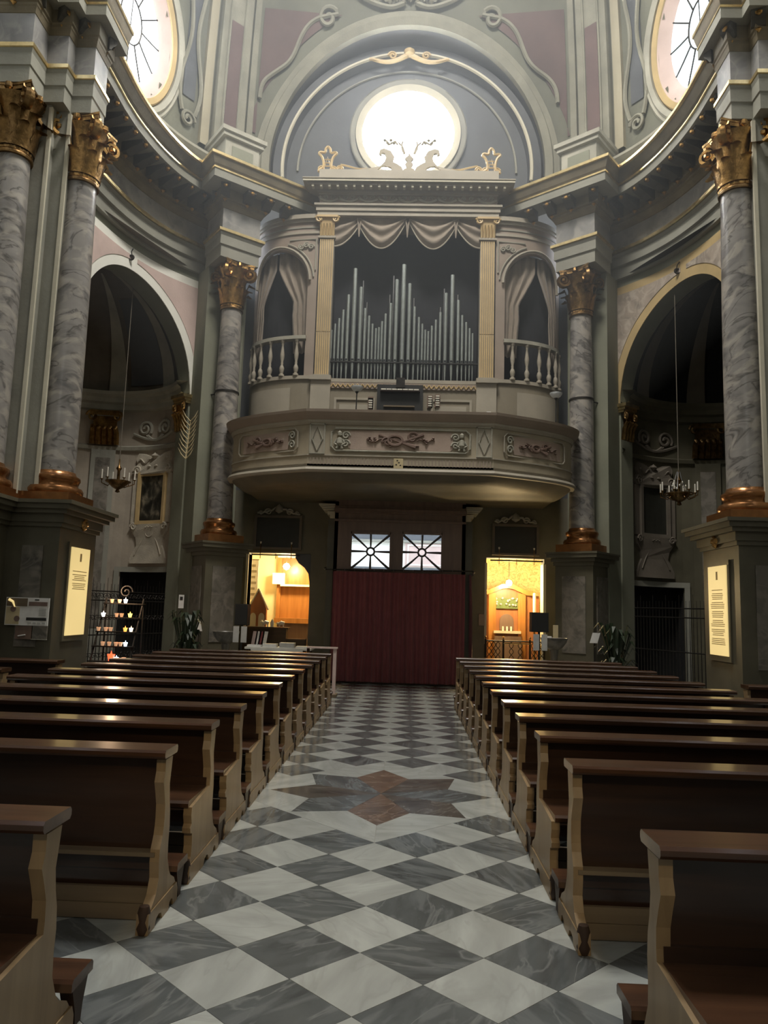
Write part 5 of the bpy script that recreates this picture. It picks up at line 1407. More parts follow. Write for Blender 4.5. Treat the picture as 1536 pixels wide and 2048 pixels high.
# tall gilt candle stand beside it
q = aty(1069, 1200, 18.3)
f = thing('tall_candle', 'tall pale paschal candle on a stand beside the wooden niche', 'candle', (q.x, 18.3, 0))
part('stand', MB().lathe([(.12,0),(.1,.05),(.03,.1),(.025,1.2),(.07,1.25),(.02,1.28)], (q.x,18.3,0), 12), 'gold_dark', f, True); part('wax', MB().lathe([(.04,1.28),(.04,2.1),(.01,2.12)], (q.x,18.3,0), 12), 'candle_wax', f, True)
# baptistry gate of wrought iron in the right opening
gt = thing('wrought_iron_gate', 'low wrought iron gate with looped scrollwork before the bright side room', 'gate', (2.68, 17.2, 0), 0)
gy = 17.22
for k, x in enumerate((2.02,2.42,3.02,3.34)):
    p_ = part('post', MB().tube([(x,gy,0),(x,gy,1.02)], .024, 6), 'iron', gt); part('finial', MB().lathe([(.001,-.03),(.03,.01),(.001,.05)], (x,gy,1.05), 8), 'gold_dark', p_, True)
for z in (.08,.98): part('rail', MB().tube([(2.0,gy,z),(3.36,gy,z)], .016, 6), 'iron', gt)
part('gilt_rail', MB().tube([(2.42,gy-.01,.93),(3.02,gy-.01,.93)], .014, 6), 'gold_line', gt)
for x in (2.1,2.2,2.3,2.6,2.8,3.1,3.2,3.28):
    part('scroll_bar', MB().tube([(x+.045*sin(t*2*pi*3), gy, .1+.86*t) for t in [i/36 for i in range(37)]], .009, 5).tube([(x-.045*sin(t*2*pi*3), gy, .1+.86*t) for t in [i/36 for i in range(37)]], .009, 5), 'iron', gt)
# framed pictures with crowning crests over both openings
def framed(x0, x1, z0, z1, label):
    t = thing('crested_picture', label, 'picture', ((x0+x1)/2, Y_FRONT-.06, z0), 0)
    m = MB()
    for a, b, c, d in ((x0,x0+.06,z0,z1),(x1-.06,x1,z0,z1),(x0+.06,x1-.06,z1-.06,z1),(x0+.06,x1-.06,z0,z0+.05)): m.box(a, b, Y_FRONT-.10, Y_FRONT-.03, c, d)
    part('frame', m, 'plaster_brown', t); part('canvas', MB().box(x0+.05, x1-.05, Y_FRONT-.06, Y_FRONT-.02, z0+.04, z1-.05), 'dark_canvas', t)
    c = (x0+x1)/2; m = MB(); w = (x1-x0)/2
    m.tube([(c+w*.9*t, Y_FRONT-.07, z1+.04+.16*max(0,1-abs(t)*1.2)**1.2+.02*sin(t*25)) for t in [-1+i/12 for i in range(25)]], .028, 5)
    for e in (-1, 1):
        m.tube([(c+e*.25+x, Y_FRONT-.07, z1+.08+z) for x, z in spiral(0,0,.08,1.5,e)], .02, 5); m.tube([(c+e*.42+x, Y_FRONT-.07, z1+.05+z) for x, z in spiral(0,0,.05,1.5,e)], .016, 5)
    m.lathe([(.001,-.1),(.1,-.04),(.08,.06),(.001,.13)], (c, Y_FRONT-.07, z1+.14), 10)
    part('crest', m, 'stucco', t, True)
framed(-3.40, -2.28, 2.92, 3.72, 'dark picture with carved crest over the lit cupboard room')
framed(2.14, 3.22, 2.93, 3.66, 'dark picture with carved crest over the room with the iron gate')
# iron candle beams under the pictures
for x0, x1, z, lab in ((-3.42,-2.3,2.80,'spiked iron candle beam over the lit cupboard room'),(2.1,3.3,2.82,'spiked iron candle beam over the iron gate room')):
    t = thing('candle_beam', lab, 'candle beam', ((x0+x1)/2, Y_FRONT-.12, z)); part('bar', MB().box(x0, x1, Y_FRONT-.14, Y_FRONT-.10, z-.03, z), 'iron', t)
    for k in range(3):
        x = lerp(x0+.2, x1-.2, k/2); part('pricket', MB().tube([(x,Y_FRONT-.12,z-.10),(x,Y_FRONT-.12,z+.26 if k != 1 else z+.02)], .009, 5), 'gold_dark', t)
        if k != 1: part('candle_cup', MB().lathe([(.008,0),(.02,.02),(.02,.05)], (x,Y_FRONT-.12,z+.24), 8), 'candle_wax', t, True)

# ================================================================== STANDING THINGS BY THE FRONT
def speaker(px_, py0, py1, pxw, Y, label, lab2):
    c = aty(px_, (py0+py1)/2, Y); h = (aty(px_, py0, Y).z - aty(px_, py1, Y).z)/2; w = pxw*Y/1490/2
    s_ = thing('speaker_stand', lab2, 'stand', (c.x, Y, 0), 0, 'speaker stands')
    part('pole', MB().tube([(c.x,Y,.02),(c.x,Y,c.z-h)], .02, 8), 'black_plastic', s_)
    for k in range(3):
        a = 2*pi*k/3+.5; part('leg', MB().tube([(c.x,Y,.45),(c.x+.22*cos(a),Y+.22*sin(a),.015)], .014, 6), 'black_plastic', s_)
    t = thing('loudspeaker', label, 'loudspeaker', (c.x, Y, c.z-h), 0, 'loudspeakers')
    part('box', MB().box(c.x-w, c.x+w, Y-.12, Y+.14, c.z-h, c.z+h), 'black_plastic', t)
    part('grille', MB().box(c.x-w*.92, c.x+w*.92, Y-.135, Y-.12, c.z-h*.94, c.z+h*.94), 'black_cloth', t)
    return c
c1 = speaker(485, 1208, 1250, 25, 14.3, 'black loudspeaker on a stand beside the white leaflet table', 'black tripod under the loudspeaker by the leaflet table')
c2 = speaker(1078, 1225, 1264, 33, 14.3, 'black loudspeaker on a stand before the iron gate room', 'black tripod under the loudspeaker by the iron gate')
for c, lab in ((c1, 'white sheets hung on the stand of the loudspeaker by the leaflet table'), (c2, 'white sheets hung on the loudspeaker stand by the iron gate')):
    t = thing('hanging_sheets', lab, 'paper', (c.x, 14.16, c.z-.55), 0)
    for e in (-1, 1): part('sheet', MB().box(c.x+e*.075-.055, c.x+e*.075+.055, 14.16, 14.165, c.z-.52, c.z-.22), 'paper_grey', t)
# leaflet table
q = aty(557, 1296, 15.2)
t = thing('leaflet_table', 'low white-draped table with leaflets beside the red curtain', 'table', (q.x, 15.4, 0))
part('table_top', MB().box(q.x-.68, q.x+.66, 15.15, 15.75, .74, .78), 'cloth_white', t); part('cloth_front', MB().box(q.x-.55, q.x+.5, 15.13, 15.15, .52, .77), 'cloth_white', t)
for x in (-.62,.6):
    for y in (15.2,15.7): part('leg', MB().box(q.x+x-.02, q.x+x+.02, y-.02, y+.02, 0, .74), 'wood_dark', t)
tb = q
for k, (dx, w, mat, lab) in enumerate(((-.52,.14,'paper','white leaflet stack on the table end by the loudspeaker'),(-.2,.14,'paper','flat white leaflet stack in the middle of the leaflet table'),(.15,.15,'paper_grey','thick grey leaflet stack on the leaflet table'),(.46,.12,'paper','small white leaflet stack on the table end by the red curtain'))):
    o = thing('leaflet_stack', lab, 'leaflets', (tb.x+dx, 15.4, .78)); h = .03+.03*(k % 3)
    part('pages', MB().box(tb.x+dx-w, tb.x+dx+w, 15.28, 15.5, .78, .78+h), mat, o); part('cover', MB().box(tb.x+dx-w, tb.x+dx+w, 15.28, 15.5, .78+h, .785+h), 'paper', o)
o = thing('book_rack', 'pink and white booklets leaning in a rack on the leaflet table', 'booklets', (tb.x-.5, 15.6, .78))
for k in range(4): part('booklet', MB().obox((tb.x-.58+.07*k, 15.62, .93), (.05,0,0), (0,.008,0), (.02,0,.15)), ('plaster_pink','paper','curtain_red','paper')[k], o)
# holy water stoups in front of the far pedestals
for sd, lab in ((-1, 'grey stone holy water basin before the pedestal by the leaflet table'), (1, 'grey stone holy water basin before the pedestal by the iron gate')):
    q = aty(452 if sd < 0 else 1108, 1272 if sd < 0 else 1285, 14.95); t = thing('holy_water_stoup', lab, 'basin', (q.x, 14.95, 0), 0, 'holy water stoups')
    part('bowl', MB().lathe([(.05,-.16),(.16,-.10),(.24,.0),(.27,.09),(.25,.09),(.2,.02),(.02,-.04)], (q.x,14.95,q.z), 24), 'marble_panel', t, True)
    part('stem', MB().lathe([(.18,0),(.18,.06),(.1,.12),(.07,q.z-.3),(.09,q.z-.14)], (q.x,14.95,0), 18), 'marble_panel', t, True)
    if sd > 0:
        b = thing('prayer_cards', 'pale cards standing on the holy water basin by the iron gate', 'cards', (q.x+.02, 14.95, q.z+.09))
        part('card', MB().box(q.x-.02, q.x+.08, 14.94, 14.95, q.z+.09, q.z+.34), 'pale_tan', b); part('card_stack', MB().box(q.x-.22, q.x-.06, 14.88, 15.0, q.z+.085, q.z+.12), 'paper', b)
# small signs on stands
def easel(px_, py_, Y, w, h, lean, label):
    q = aty(px_, py_, Y); t = thing('sign_stand', label, 'sign', (q.x, Y, 0), 0)
    part('card', MB().obox((q.x, Y, q.z), (w/2,0,0), (0,.006,0), (lean,0,h/2)), 'paper', t)
    part('pole', MB().tube([(q.x,Y+.03,0),(q.x,Y+.03,q.z)], .01, 6), 'iron', t); part('foot', MB().lathe([(.12,0),(.12,.015),(.015,.03)], (q.x,Y+.03,0), 14), 'iron', t, True)
easel(397, 1250, 14.95, .10, .24, -.03, 'small white card on a pole beside the votive candle gate')
easel(1190, 1276, 14.95, .15, .20, .03, 'small white folded card on a pole beside the dark chapel')
q = aty(363, 1203, 15.6); t = thing('wall_notice', 'white printed notice fixed to the arch jamb of the painting chapel', 'notice', (q.x, q.y, q.z-.12))
part('sheet', MB().box(q.x-.055, q.x+.055, 15.58, 15.59, q.z-.14, q.z+.14), 'paper', t); part('print', MB().box(q.x-.03, q.x+.03, 15.575, 15.58, q.z+.03, q.z+.1), 'black_plastic', t)
q = aty(964, 1240, 17.2); t = thing('wall_plate', 'small pale square plate on the wall by the iron gate room', 'plate', (q.x, Y_FRONT-.02, q.z-.13))
part('plate', MB().box(q.x-.07, q.x+.07, Y_FRONT-.03, Y_FRONT-.005, q.z-.13, q.z+.13), 'case_mauve', t); part('rim', MB().box(q.x-.08, q.x+.08, Y_FRONT-.015, Y_FRONT-.002, q.z-.14, q.z+.14), 'case_olive', t)
# ================================================================== PEWS
# local frame: x from 0 (aisle end) to L, y = 0 at the front edge of the upright (towards the choir: -y), z up
PL = 2.62
UP = [(0,.81),(0,.72),(-.012,.66),(.008,.60),(.028,.54),(.03,.46)]                # front edge of the upright, top to seat
def end_profile(seat):
    f = [(-.005,.80),(-.004,.74),(-.022,.69),(.006,.63),(.030,.57),(.034,.50),(.03,.46)]
    if seat:
        f += [(-.36,.425),(-.365,.38),(-.345,.33),(-.37,.31),(-.36,.28),(-.325,.27),(-.315,.20),(-.325,.14),(-.35,.10)]
    else:
        f += [(.02,.42),(-.012,.36),(-.015,.30),(.0,.22),(-.03,.15),(-.10,.10)]
    b = [(.30,.10),(.27,.135),(.20,.17),(.17,.20),(.13,.28),(.125,.36),(.13,.44),(.12,.52),(.10,.58),(.085,.66),(.10,.74),(.11,.80)]
    return f, b
def pew_mesh_set(seat):
    S = {}
    f, b = end_profile(seat); poly = f + b
    S['end_panel'] = MB().prism(poly, lambda y,z:(-.024,y,z), lambda y,z:(.024,y,z)).mesh('end_panel', 'wood_end')
    y0 = -.36 if seat else -.14
    bs = [(y0,0),(y0,.10),(.31,.10),(.33,.06),(.33,0),(.26,0),(.245,.035),(.22,.045),(.195,.035),(.18,0),(.08,0),(.06,.035),(.02,.045),(-.02,.035),(-.04,0)]
    S['sledge_foot'] = MB().prism(bs, lambda y,z:(-.03,y,z*.97), lambda y,z:(.03,y,z*.97)).mesh('sledge_foot', 'wood_end')
    S['toe_block'] = MB().lathe([(.026,0),(.034,.03),(.026,.06),(.032,.10),(.024,.13)], (0,0,0), 10).mesh('toe_block', 'wood_foot', True)
    rl = [(-.05,0),(.145,0),(.155,.012),(.155,.03),(.145,.042),(-.05,.042),(-.06,.03),(-.06,.012)]
    S['top_rail'] = MB().prism(rl, lambda y,z:(-.035,y,z), lambda y,z:(PL+.035,y,z)).mesh('top_rail', 'wood_seat')
    S['back_panel'] = MB().box(.0, PL, 0, .022, 0, .34 if seat else .46).mesh('back_panel', 'wood_dark')
    S['seat'] = MB().prism([(-.375,0),(.05,0),(.05,.035),(-.36,.035),(-.375,.022)], lambda y,z:(-.005,y,z), lambda y,z:(PL+.005,y,z)).mesh('seat', 'wood_seat')
    S['seat_ledge'] = MB().box(0, PL, 0, .03, 0, .05).mesh('seat_ledge', 'wood_dark')
    S['rail_board'] = MB().box(0, PL, 0, .025, 0, .075).mesh('rail_board', 'wood_base')
    S['stretcher'] = MB().box(0, PL, 0, .03, 0, .06).mesh('stretcher', 'wood_dark')
    S['kneeler'] = MB().prism([(0,0),(.19,0),(.19,.03),(.178,.042),(.012,.042),(0,.03)], lambda y,z:(-.04,y,z), lambda y,z:(PL+.04,y,z)).mesh('kneeler', 'wood_seat')
    S['lower_panel'] = MB().box(0, PL, 0, .02, 0, .19).mesh('lower_panel', 'wood_dark')
    S['kneeler_leg'] = MB().prism([(0,0),(.05,0),(.06,.06),(.10,.16),(-.05,.16),(-.01,.06)], lambda y,z:(-.025,y,z), lambda y,z:(.025,y,z)).mesh('kneeler_leg', 'wood_foot')
    S['book_ledge'] = MB().box(0, PL, 0, .10, 0, .02).mesh('book_ledge', 'wood_base')
    return S
SETS = {True: pew_mesh_set(True), False: pew_mesh_set(False)}
def pew(loc, sd, seat, label, group, L=None):
    """sd=+1: runs towards +x from the aisle end; -1 mirrored"""
    S = SETS[seat]; t = thing('church_pew', label, 'pew', loc, 0, group); t.scale = (sd*(1 if L is None else L/PL), 1, 1)
    def add(n, x, y, z):
        o = bpy.data.objects.new(n, S[n]); COL.objects.link(o); o.parent = t; o.location = (x, y, z); return o
    for x in (0, PL):
        e = add('end_panel', x, 0, 0)
        o = bpy.data.objects.new('sledge_foot', S['sledge_foot']); COL.objects.link(o); o.parent = e
        o = bpy.data.objects.new('toe_block', S['toe_block']); COL.objects.link(o); o.parent = e; o.location = (0, -.345 if seat else -.12, 0)
    add('top_rail', 0, 0, .812)
    add('back_panel', 0, .05, .47 if seat else .345)
    if seat:
        add('seat', 0, 0, .425); add('seat_ledge', 0, .03, .46); add('stretcher', 0, -.20, .30); add('stretcher', 0, .06, .20)
    else:
        add('book_ledge', 0, -.02, .325); add('stretcher', 0, .06, .24); add('lower_panel', 0, .08, .15)
    add('rail_board', 0, .03 if not seat else .06, .005); add('rail_board', 0, .035 if not seat else .065, .082)
    add('kneeler', 0, .27, .16); add('kneeler_leg', .0, .36, 0); add('kneeler_leg', PL, .36, 0)
    return t
XA = 1.065
LABS = {-1: 'the votive candle side', 1: 'the dark chapel side'}
rows = [4.86 + .85*k for k in range(10)]
for sd in (-1, 1):
    g = 'pews in the nave on ' + LABS[sd]
    pew((sd*XA, 3.95, 0), sd, False, 'seatless wooden kneeling desk heading the pews on %s of the aisle' % LABS[sd], g)
    pew((sd*XA, 2.66, 0), sd, True, 'dark wooden pew standing apart, before the kneeling desk on %s' % LABS[sd], g)
    for k, y in enumerate(rows):
        lab = 'dark wooden pew with pale wavy end panel in the row on %s' % LABS[sd]
        if 0 < k < 9: lab = '%s dark wooden pew counted from the kneeling desk on %s' % (['','second','third','fourth','fifth','sixth','seventh','eighth','ninth'][k], LABS[sd])
        if k == 0: lab = 'dark wooden pew right behind the kneeling desk on %s' % LABS[sd]
        if k == 9: lab = 'last dark wooden pew, closest to the entrance, on %s' % LABS[sd]
        pew((sd*XA, y, 0), sd, True, lab, g)
# side pews beyond the main rows
for sd, spots in ((-1, ((4.15,9.35),(4.15,10.15-.95*2.2),(4.15,6.2))), (1, ((4.2,9.0),(4.2,7.6),(4.2,6.2)))):
    for k, (x, y) in enumerate(spots):
        pew((sd*x, y, 0), sd, True, ['short side pew nearest the column pedestal, by the wall on %s', 'short side pew between two others along the wall on %s', 'short side pew farthest from the column pedestal, by the wall on %s'][k] % LABS[sd], 'side pews on '+LABS[sd], 1.9)
# rail of the last bench by the curtain, pink light put into its colour
t = thing('rail_bench', 'rail end of the bench by the red curtain, its pink light painted on', 'rail', (-1.1, 13.95, 0))
b = atz(674, 1400, 0)
part('post', MB().box(-1.13, -1.07, 13.9, 13.96, 0, .86), 'plaster_pink', t); part('top_bar', MB().box(-1.62, -1.05, 13.88, 13.98, .86, .89), 'plaster_pink', t)
part('post', MB().box(-1.62, -1.57, 13.9, 13.96, 0, .86), 'wood_dark', t); part('foot', MB().box(-1.16, -1.04, 13.75, 14.1, 0, .05), 'wood_base', t)

# ================================================================== CHAPEL FURNISHINGS
# painting with stucco surround in the left chapel, dark twin in the right one
def altarpiece(sd, label, mats):
    A = radians(116); fr, st_, cv = mats
    base = chp(sd, A, 2.6)
    t = thing('framed_altarpiece', label, 'painting', base, 0)
    def P(x, z, o): # x along wall, z height, o off the wall
        return chp(sd, A + sd*0 + (-x)/CHR*1.0, z, CHR-o)
    W2, Z0, Z1 = .37, 3.50, 4.56
    def pan(x0, x1, z0, z1, o0, o1):
        m = MB(); n = 6
        for (o,) in ((o1,),): m.grid(lambda u, v: P(lerp(x0,x1,u), lerp(z0,z1,v), o), n, 1)
        m.grid(lambda u, v: P(lerp(x0,x1,u), z0, lerp(o0,o1,v)), n, 1); m.grid(lambda u, v: P(lerp(x0,x1,u), z1, lerp(o0,o1,v)), n, 1)
        m.grid(lambda u, v: P(x0, lerp(z0,z1,u), lerp(o0,o1,v)), 1, 1); m.grid(lambda u, v: P(x1, lerp(z0,z1,u), lerp(o0,o1,v)), 1, 1); return m
    part('canvas', pan(-W2, W2, Z0, Z1, 0, .05), cv, t)
    for x0, x1, z0, z1 in ((-W2-.09,-W2,Z0-.09,Z1+.09),(W2,W2+.09,Z0-.09,Z1+.09),(-W2,W2,Z0-.09,Z0),(-W2,W2,Z1,Z1+.09)): part('frame', pan(x0, x1, z0, z1, 0, .10), fr, t)
    # stucco surround
    part('side_strip', pan(-W2-.24, -W2-.11, 3.45, 4.6, 0, .05), st_, t); part('side_strip', pan(W2+.11, W2+.24, 3.45, 4.6, 0, .05), st_, t)
    m = MB()
    half = [(0,5.10),(.12,5.02),(.3,5.10),(.5,5.12),(.56,5.0),(.52,4.86),(.60,4.72),(.66,4.66),(.58,4.6)]
    poly = [(x,z) for x, z in half] + [(-x,z) for x, z in half[::-1][:-1]]
    m.prism(poly, lambda x,z: P(x,z,0), lambda x,z: P(x,z,.06)); part('stucco_top', m, st_, t)
    low = [(.60,3.42),(.56,3.25),(.44,3.10),(.40,2.92),(.50,2.76),(.56,2.62),(.56,2.50)]
    m = MB().prism([(x,z) for x, z in low] + [(-x,z) for x, z in low[::-1]], lambda x,z: P(x,z,0), lambda x,z: P(x,z,.05)); part('stucco_apron', m, st_, t)
    def one(mb): part('stucco_scroll', mb, st_, t, True)
    for e in (-1, 1):
        one(MB().tube([P(e*.50+x, 4.70+z, .08) for x, z in spiral(0,0,.11,1.6,e)], .026, 5)); one(MB().tube([P(e*.50+x, 3.36+z, .08) for x, z in spiral(0,0,.09,1.6,e)], .024, 5))
        one(MB().tube([P(e*lerp(.08,.48,k/10), 4.92+.05*sin(k*.9), .08) for k in range(11)], .026, 5))
        one(MB().tube([P(e*lerp(.05,.42,k/10), 3.2-.5*(k/10)**1.5, .07) for k in range(11)], .018, 5))
        one(MB().lathe([(.001,-.07),(.07,0),(.001,.08)], P(e*.11, 4.78, .09), 8))
    one(MB().tube([P(.12*cos(a), 3.22+.10*sin(a), .08) for a in [2*pi*i/16 for i in range(16)]], .026, 5, True))
    for k in range(5): one(MB().lathe([(.001,-.04),(.05,0),(.001,.05)], P(-.1+.05*k, 3.34+.02*(k % 2), .09), 6))
    one(MB().lathe([(.001,-.08),(.09,0),(.001,.09)], P(0, 5.03, .08), 8))
    for x0, x1 in ((-.4,-.18),(-.1,.1),(.18,.4)): part('apron_panel', pan(x0, x1, 2.55, 2.64, .05, .06), 'wood_base', t)
altarpiece(-1, 'painting of a robed figure in gilt frame with pale stucco scrolls, over a doorway', ('gilt_paint', 'stucco_pale', 'painting_dark'))
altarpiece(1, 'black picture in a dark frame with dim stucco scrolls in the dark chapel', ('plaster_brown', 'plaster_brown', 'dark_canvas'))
# cartouche over the dark picture is part of its stucco

def chandelier(px_, py_, Y, label, n, rad, candle_h, hang, mat='gold_dark', crystal=False):
    q = aty(px_, py_, Y); t = thing('hanging_chandelier', label, 'chandelier', (q.x, Y, q.z), 0, 'chandeliers in the chapel arches')
    part('bowl', MB().lathe([(.001,-.22),(.05,-.2),(.03,-.15),(.12,-.10),(.20,-.02),(.22,.02),(.18,.03),(.03,.05),(.03,.25),(.06,.3),(.02,.36),(.012,.5)], (q.x,Y,q.z), 20), mat, t, True)
    part('ring', MB().tube([(q.x+rad*.75*cos(a), Y+rad*.75*sin(a), q.z+.02) for a in [2*pi*i/28 for i in range(28)]], .014, 6, True), mat, t)
    for k in range(n):
        a = 2*pi*k/n+.2; e = Vector((cos(a), sin(a), 0)); c = Vector((q.x, Y, q.z))
        arm = part('arm', MB().tube([tuple(c+e*.16+Vector((0,0,-.02))), tuple(c+e*(rad*.6)+Vector((0,0,-.08))), tuple(c+e*rad+Vector((0,0,-.02))), tuple(c+e*rad+Vector((0,0,.06)))], .011, 5), mat, t)
        part('drip_pan', MB().lathe([(.01,.05),(.035,.06),(.035,.07),(.01,.07)], tuple(c+e*rad), 10), mat, arm)
        part('candle', MB().lathe([(.014,.07),(.014,.07+candle_h),(.005,.08+candle_h)], tuple(c+e*rad), 8), 'candle_wax', arm, True)
    if crystal:
        m = MB()
        for k in range(14):
            a = 2*pi*k/14; m.lathe([(.001,-.03),(.016,0),(.001,.03)], (q.x+.13*cos(a), Y+.13*sin(a), q.z+.12+.06*(k % 3)), 6)
        part('crystal_drops', m, 'ivory', t)
        for k in range(6):
            a = 2*pi*k/6; part('crystal_strand', MB().tube([(q.x+.03*cos(a), Y+.03*sin(a), q.z+.48), (q.x+.08*cos(a), Y+.08*sin(a), q.z+.3), (q.x+.15*cos(a), Y+.15*sin(a), q.z+.1)], .007, 4), 'steel', t)
    part('rope', MB().tube([(q.x,Y,q.z+.48), (q.x,Y,hang)], .009, 5), 'rope', t)
    return t
chandelier(236, 965, 15.25, 'candle chandelier hanging before the painting chapel', 6, .33, .19, 8.35)
chandelier(1358, 990, 15.1, 'crystal chandelier with white candles hanging before the dark chapel', 8, .36, .17, 8.35, 'gold_dark', True)
# pulley hooks on the arch
for sd, px_, py_ in ((-1, 262, 515), (1, 1355, 542), (-1, 400, 660), (1, 1215, 685)):
    s = None
    q = aty(px_, py_, 15.2); 
    lab = {(-1,262):'small iron pulley on the arch band of the painting chapel', (1,1355):'small iron pulley on the ochre arch band of the dark chapel', (-1,400):'iron tie knob on the wall edge beside the painting chapel arch', (1,1215):'iron tie knob on the wall edge beside the dark chapel arch'}[(sd,px_)]
    # distance from the wall it hangs on
    lo, hi = PR.find_y(12.8), PR.L
    for _ in range(60):
        m_ = (lo+hi)/2; w = Vector(wpt(sd, m_, q.z, .05)); d = ray(px_, py_)
        side_ = (w.x-CAM.x)*d.y - (w.y-CAM.y)*d.x
        if side_*sd > 0: lo = m_
        else: hi = m_
    w = wpt(sd, lo, 0, .06); dd = ray(px_, py_); k = w[1]/dd.y; z = CAM.z + dd.z*k
    t = thing('iron_hook', lab, 'hook', (w[0], w[1], z))
    part('wheel', MB().tube([(w[0]+.05*cos(a), w[1], z+.05*sin(a)) for a in [2*pi*i/12 for i in range(12)]], .02, 5, True), 'iron', t); part('shank', MB().tube([(w[0],w[1]+.05,z), (w[0],w[1]-.02,z+.12), (w[0]+.04,w[1]-.04,z+.18)], .012, 5), 'iron', t)

# chapel gates of wrought iron
def gate(sd, label, spikes):
    a = Vector(wpt(sd, S0+.25, 0, -.25)); b = Vector(wpt(sd, S1-.12, 0, -.25)); t = thing('chapel_gate', label, 'gate', tuple((a+b)/2), 0)
    d = (b-a); n = 34; mat = 'iron'
    for z in (.12, .95, 1.62, 1.80): part('rail', MB().tube([tuple(a+Vector((0,0,z))), tuple(b+Vector((0,0,z)))], .014, 5), mat, t)
    for k in range(n+1):
        p = a + d*(k/n); part('bar', MB().tube([tuple(p), tuple(p+Vector((0,0,1.95+.12*(k % 4 == 0))))], [.012,.004], 5), mat, t)
    if spikes:
        for k in range(0, n, 1):
            p = a + d*((k+.5)/n); u = d.normalized()
            for zz in (1.71, .55, 1.28): part('scroll', MB().tube([tuple(p+u*x+Vector((0,0,zz+z))) for x, z in spiral(0,0,.06,1.2,1 if k % 2 else -1)], .008, 4), mat, t)
    return t
gate(-1, 'tall dark iron gate with spikes and scrolls behind the votive candles', True)
gate(1, 'tall dark iron gate with plain upright bars across the dark chapel', False)

# dried palm branch tied to the arch jamb of the painting chapel
t0 = aty(372, 880, 15.75); t = thing('palm_branch', 'dried pale palm branch fixed to the arch jamb by a gilded capital', 'branch', (t0.x, 15.75, t0.z-.35))
stem = [(t0.x+.02+.05*k/8, 15.75, t0.z-.42+.105*k) for k in range(9)]
part('stem', MB().tube(stem, [.016]*6+[.012,.008,.004], 5), 'pale_tan', t)
for k in range(18):
    p = Vector(stem[min(8, k//2)]); e = -1 if k % 2 else 1
    part('leaflet', MB().tube([tuple(p), tuple(p+Vector((e*.10, -.03, .10))), tuple(p+Vector((e*.17, -.05, .24)))], [.012,.014,.002], 4), 'pale_tan', t)
# gilded capitals on the arch jambs (imposts)
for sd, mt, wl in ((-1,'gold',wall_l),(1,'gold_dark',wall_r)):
    s_ = S1-.02; m = MB()
    for k in range(4):
        z = 5.35+.16*k; o_ = .02+.02*k
        q = [wpt(sd, s_-.10, z, o_-.25), wpt(sd, s_, z+.02, o_), wpt(sd, s_+.05, z+.03, o_+.02)]
    def J(ds, z, o): return wpt(sd, s_+ds, z, o)
    m.grid(lambda u, v: J(-.05-.06*v, lerp(5.45,6.05,v), lerp(-.35,.06,u)), 4, 4)
    for k in range(4):
        o_ = -.3+.11*k; m.tube([J(-.06,5.45,o_), J(-.09,5.7,o_), J(-.17,5.85,o_), J(-.19,5.8,o_)], [.05,.05,.04,.02], 6)
    m.tube([J(-.15+z*.4, 5.98+x, .05) for x, z in spiral(0,0,.1,1.5,1)], .028, 5); m.tube([J(-.15+z*.4, 5.98+x, -.3) for x, z in spiral(0,0,.1,1.5,1)], .028, 5)
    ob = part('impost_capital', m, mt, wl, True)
    m = MB()
    for z0, z1, e in ((6.08,6.14,.08),(6.14,6.2,.12),(6.2,6.27,.17)):
        P = [J(.05,z0,e*.5), J(-e,z0,e*.5), J(-e,z0,-.42), J(.05,z0,-.42)]; Q = [(p[0],p[1],z1) for p in P]; m.add(P+Q, [(0,1,2,3),(4,7,6,5),(0,4,5,1),(1,5,6,2),(2,6,7,3),(3,7,4,0)])
    part('impost', m, 'gold_line', wl)

# votive candle rack
rk0 = atz(225, 1318, .55)
RY = 12.6
t = thing('votive_rack', 'tiered iron rack holding votive candles before the painting chapel', 'candle rack', (-4.75, RY+.2, 0))
for k in range(5):
    z = .62+.24*k; y = RY-.1+.12*k
    part('tier', MB().box(-5.08, -4.38, y-.06, y+.06, z-.02, z), 'iron', t)
for x in (-5.06,-4.40):
    part('upright', MB().tube([(x,RY-.1,.0),(x,RY-.1,.6),(x,RY+.4,1.66)], .016, 6), 'iron', t); part('leg', MB().tube([(x,RY+.45,0),(x,RY+.4,1.66)], .016, 6), 'iron', t)
part('scroll', MB().tube([(-4.73+x, RY+.42, 1.78+z) for x, z in spiral(0,0,.12,1.5,1)], .012, 5), 'iron', t)
pts = [(240,1181,0),(251,1195,1),(223,1204,0),(207,1214,2),(233,1222,0),(260,1221,3),(242,1234,0),(222,1238,0),(263,1237,4),(211,1256,0),(197,1247,0),(250,1254,5),(232,1274,0),(251,1274,6),(218,1280,0),(240,1289,0),(204,1294,0),(222,1303,7),(232,1312,6),(247,1309,0)]
cols = {0:('cup_clear','clear'),1:('flame_white','bright white'),2:('flame_white','tall bright white'),3:('flame_yellow','yellow glowing'),4:('flame_cream','cream glowing'),5:('flame_orange','orange glowing'),6:('flame_blue','pale blue glowing'),7:('flame_red','large red glowing')}
nsame = 0
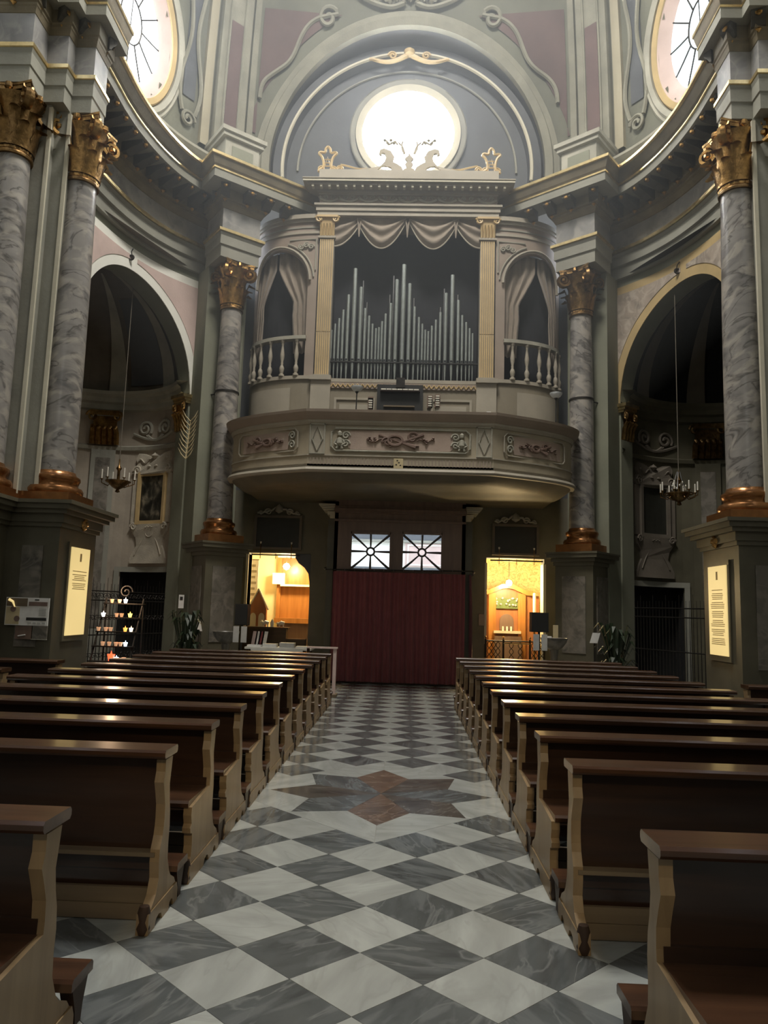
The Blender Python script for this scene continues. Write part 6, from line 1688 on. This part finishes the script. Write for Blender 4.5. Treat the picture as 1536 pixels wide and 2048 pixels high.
for k, (x, y, c) in enumerate(pts):
    tier = max(0, min(4, round((1312-y)/30))); Y = RY-.1+.12*tier; q = aty(x, y, Y-.02); q.z = max(q.z, .62+.24*tier+.02)
    z0 = .62+.24*tier
    mt, cn = cols[c]
    lab = {0:'small dim rosy votive glass on the %s tier of the candle rack' % ['lowest','second','middle','fourth','top'][tier],1:'bright white votive light high on the candle rack',2:'tall bright white votive light at the rack end by the pedestal',3:'yellow glowing votive light on the candle rack',4:'cream glowing votive light under the yellow one',5:'orange glowing votive light on the candle rack',6:'pale blue glowing votive light on the %s tier of the candle rack' % ['lowest','second','middle','fourth','top'][tier],7:'large red glowing votive lamp at the foot of the candle rack'}[c]
    v = thing('votive_candle', lab, 'candle', (q.x, Y, z0), 0, 'votive candles on the rack'); s = 1.7 if c == 7 else 1.0
    part('glass', MB().lathe([(.022*s,0),(.034*s,.05*s),(.038*s,.065*s),(.030*s,.06*s),(.018*s,.012)], (q.x,Y,z0), 12), mt if c else 'cup_glow', v, True)
    part('wax', MB().lathe([(.018*s,.012),(.026*s,.035*s),(.002,.037*s)], (q.x,Y,z0), 10), 'candle_wax' if c == 0 else mt, v, True)
    if c: part('flame', MB().lathe([(.001,.04*s),(.013*s,.06*s),(.001,.10*s)], (q.x,Y,z0), 8), mt, v, True)
l = bpy.data.lights.new('votive_fill_light', 'POINT'); l.energy = 16.0; l.color = (1,.66,.40); l.shadow_soft_size = .08; o = bpy.data.objects.new('votive_fill_light', l); COL.objects.link(o); o.location = (-4.72, RY+.1, 1.75)  # candle light strengthened to brighten the chapel behind the rack

# leafy plants before the arch jambs
def plant(px_, py_, Y, label, seed):
    q = aty(px_, py_, Y); r = random.Random(seed); t = thing('potted_plant', label, 'plant', (q.x, Y, 0), 0, 'potted plants')
    part('pot', MB().lathe([(.14,0),(.2,.3),(.22,.34),(.19,.34),(.17,.3)], (q.x,Y,0), 16), 'wood_portal', t, True)
    m = MB()
    for k in range(90):
        a = r.uniform(0,2*pi); h = r.uniform(.35,1.25); R = r.uniform(.05,.34); p = Vector((q.x+.04*cos(a), Y+.04*sin(a), .33)); e = Vector((q.x+R*cos(a), Y+R*sin(a), h+.25)); mid = (p+e)/2 + Vector((0,0,.12))
        u = Vector((-sin(a), cos(a), 0))*.035; tip_ = e + Vector((.1*cos(a), .1*sin(a), -.12))
        m.add([tuple(p), tuple(mid-u*.4), tuple(mid+u*.4), tuple(e-u), tuple(e+u), tuple(tip_)], [(0,1,2),(1,3,4,2),(3,5,4)])
    o = part('foliage', m, 'leaf_dark', t); o['kind'] = 'stuff'
plant(372, 1290, 13.9, 'dark leafy plant between the candle gate and the white card', 1); plant(1232, 1290, 13.9, 'dark leafy plant beside the dark chapel gate', 2)
# iron tie rods between far columns and arch imposts
for sd, wl in ((-1, wall_l), (1, wall_r)):
    a = Vector(wpt(sd, S1+.05, 6.22, .08)); b = Vector((sd*COLF[0], COLF[1]-.1, 6.20)); b = b + (a-b).normalized()*.27
    part('tie_rod', MB().tube([tuple(a), tuple(b)], .016, 6), 'iron', wl)
# ================================================================== HAZE
# scatter volume added for nave haze, partly standing in for lens glare
hm = bpy.data.materials.new('air'); hm.use_nodes = True; nt = hm.node_tree
for n_ in list(nt.nodes): nt.nodes.remove(n_)
ho = nt.nodes.new('ShaderNodeOutputMaterial'); hv = nt.nodes.new('ShaderNodeVolumeScatter')
hv.inputs['Density'].default_value = 0.03; hv.inputs['Anisotropy'].default_value = 0.55; hv.inputs['Color'].default_value = (.86,.93,1,1)
nt.links.new(hv.outputs[0], ho.inputs['Volume']); MATS['air'] = hm
hz = part('glare_haze', MB().box(-4.4, 4.4, 8.5, 17.2, 5.4, 16.2), 'air'); hz['kind'] = 'stuff'
tag(hz, 'thin added haze in the upper nave before the organ and round window, partly lens glare', 'haze')
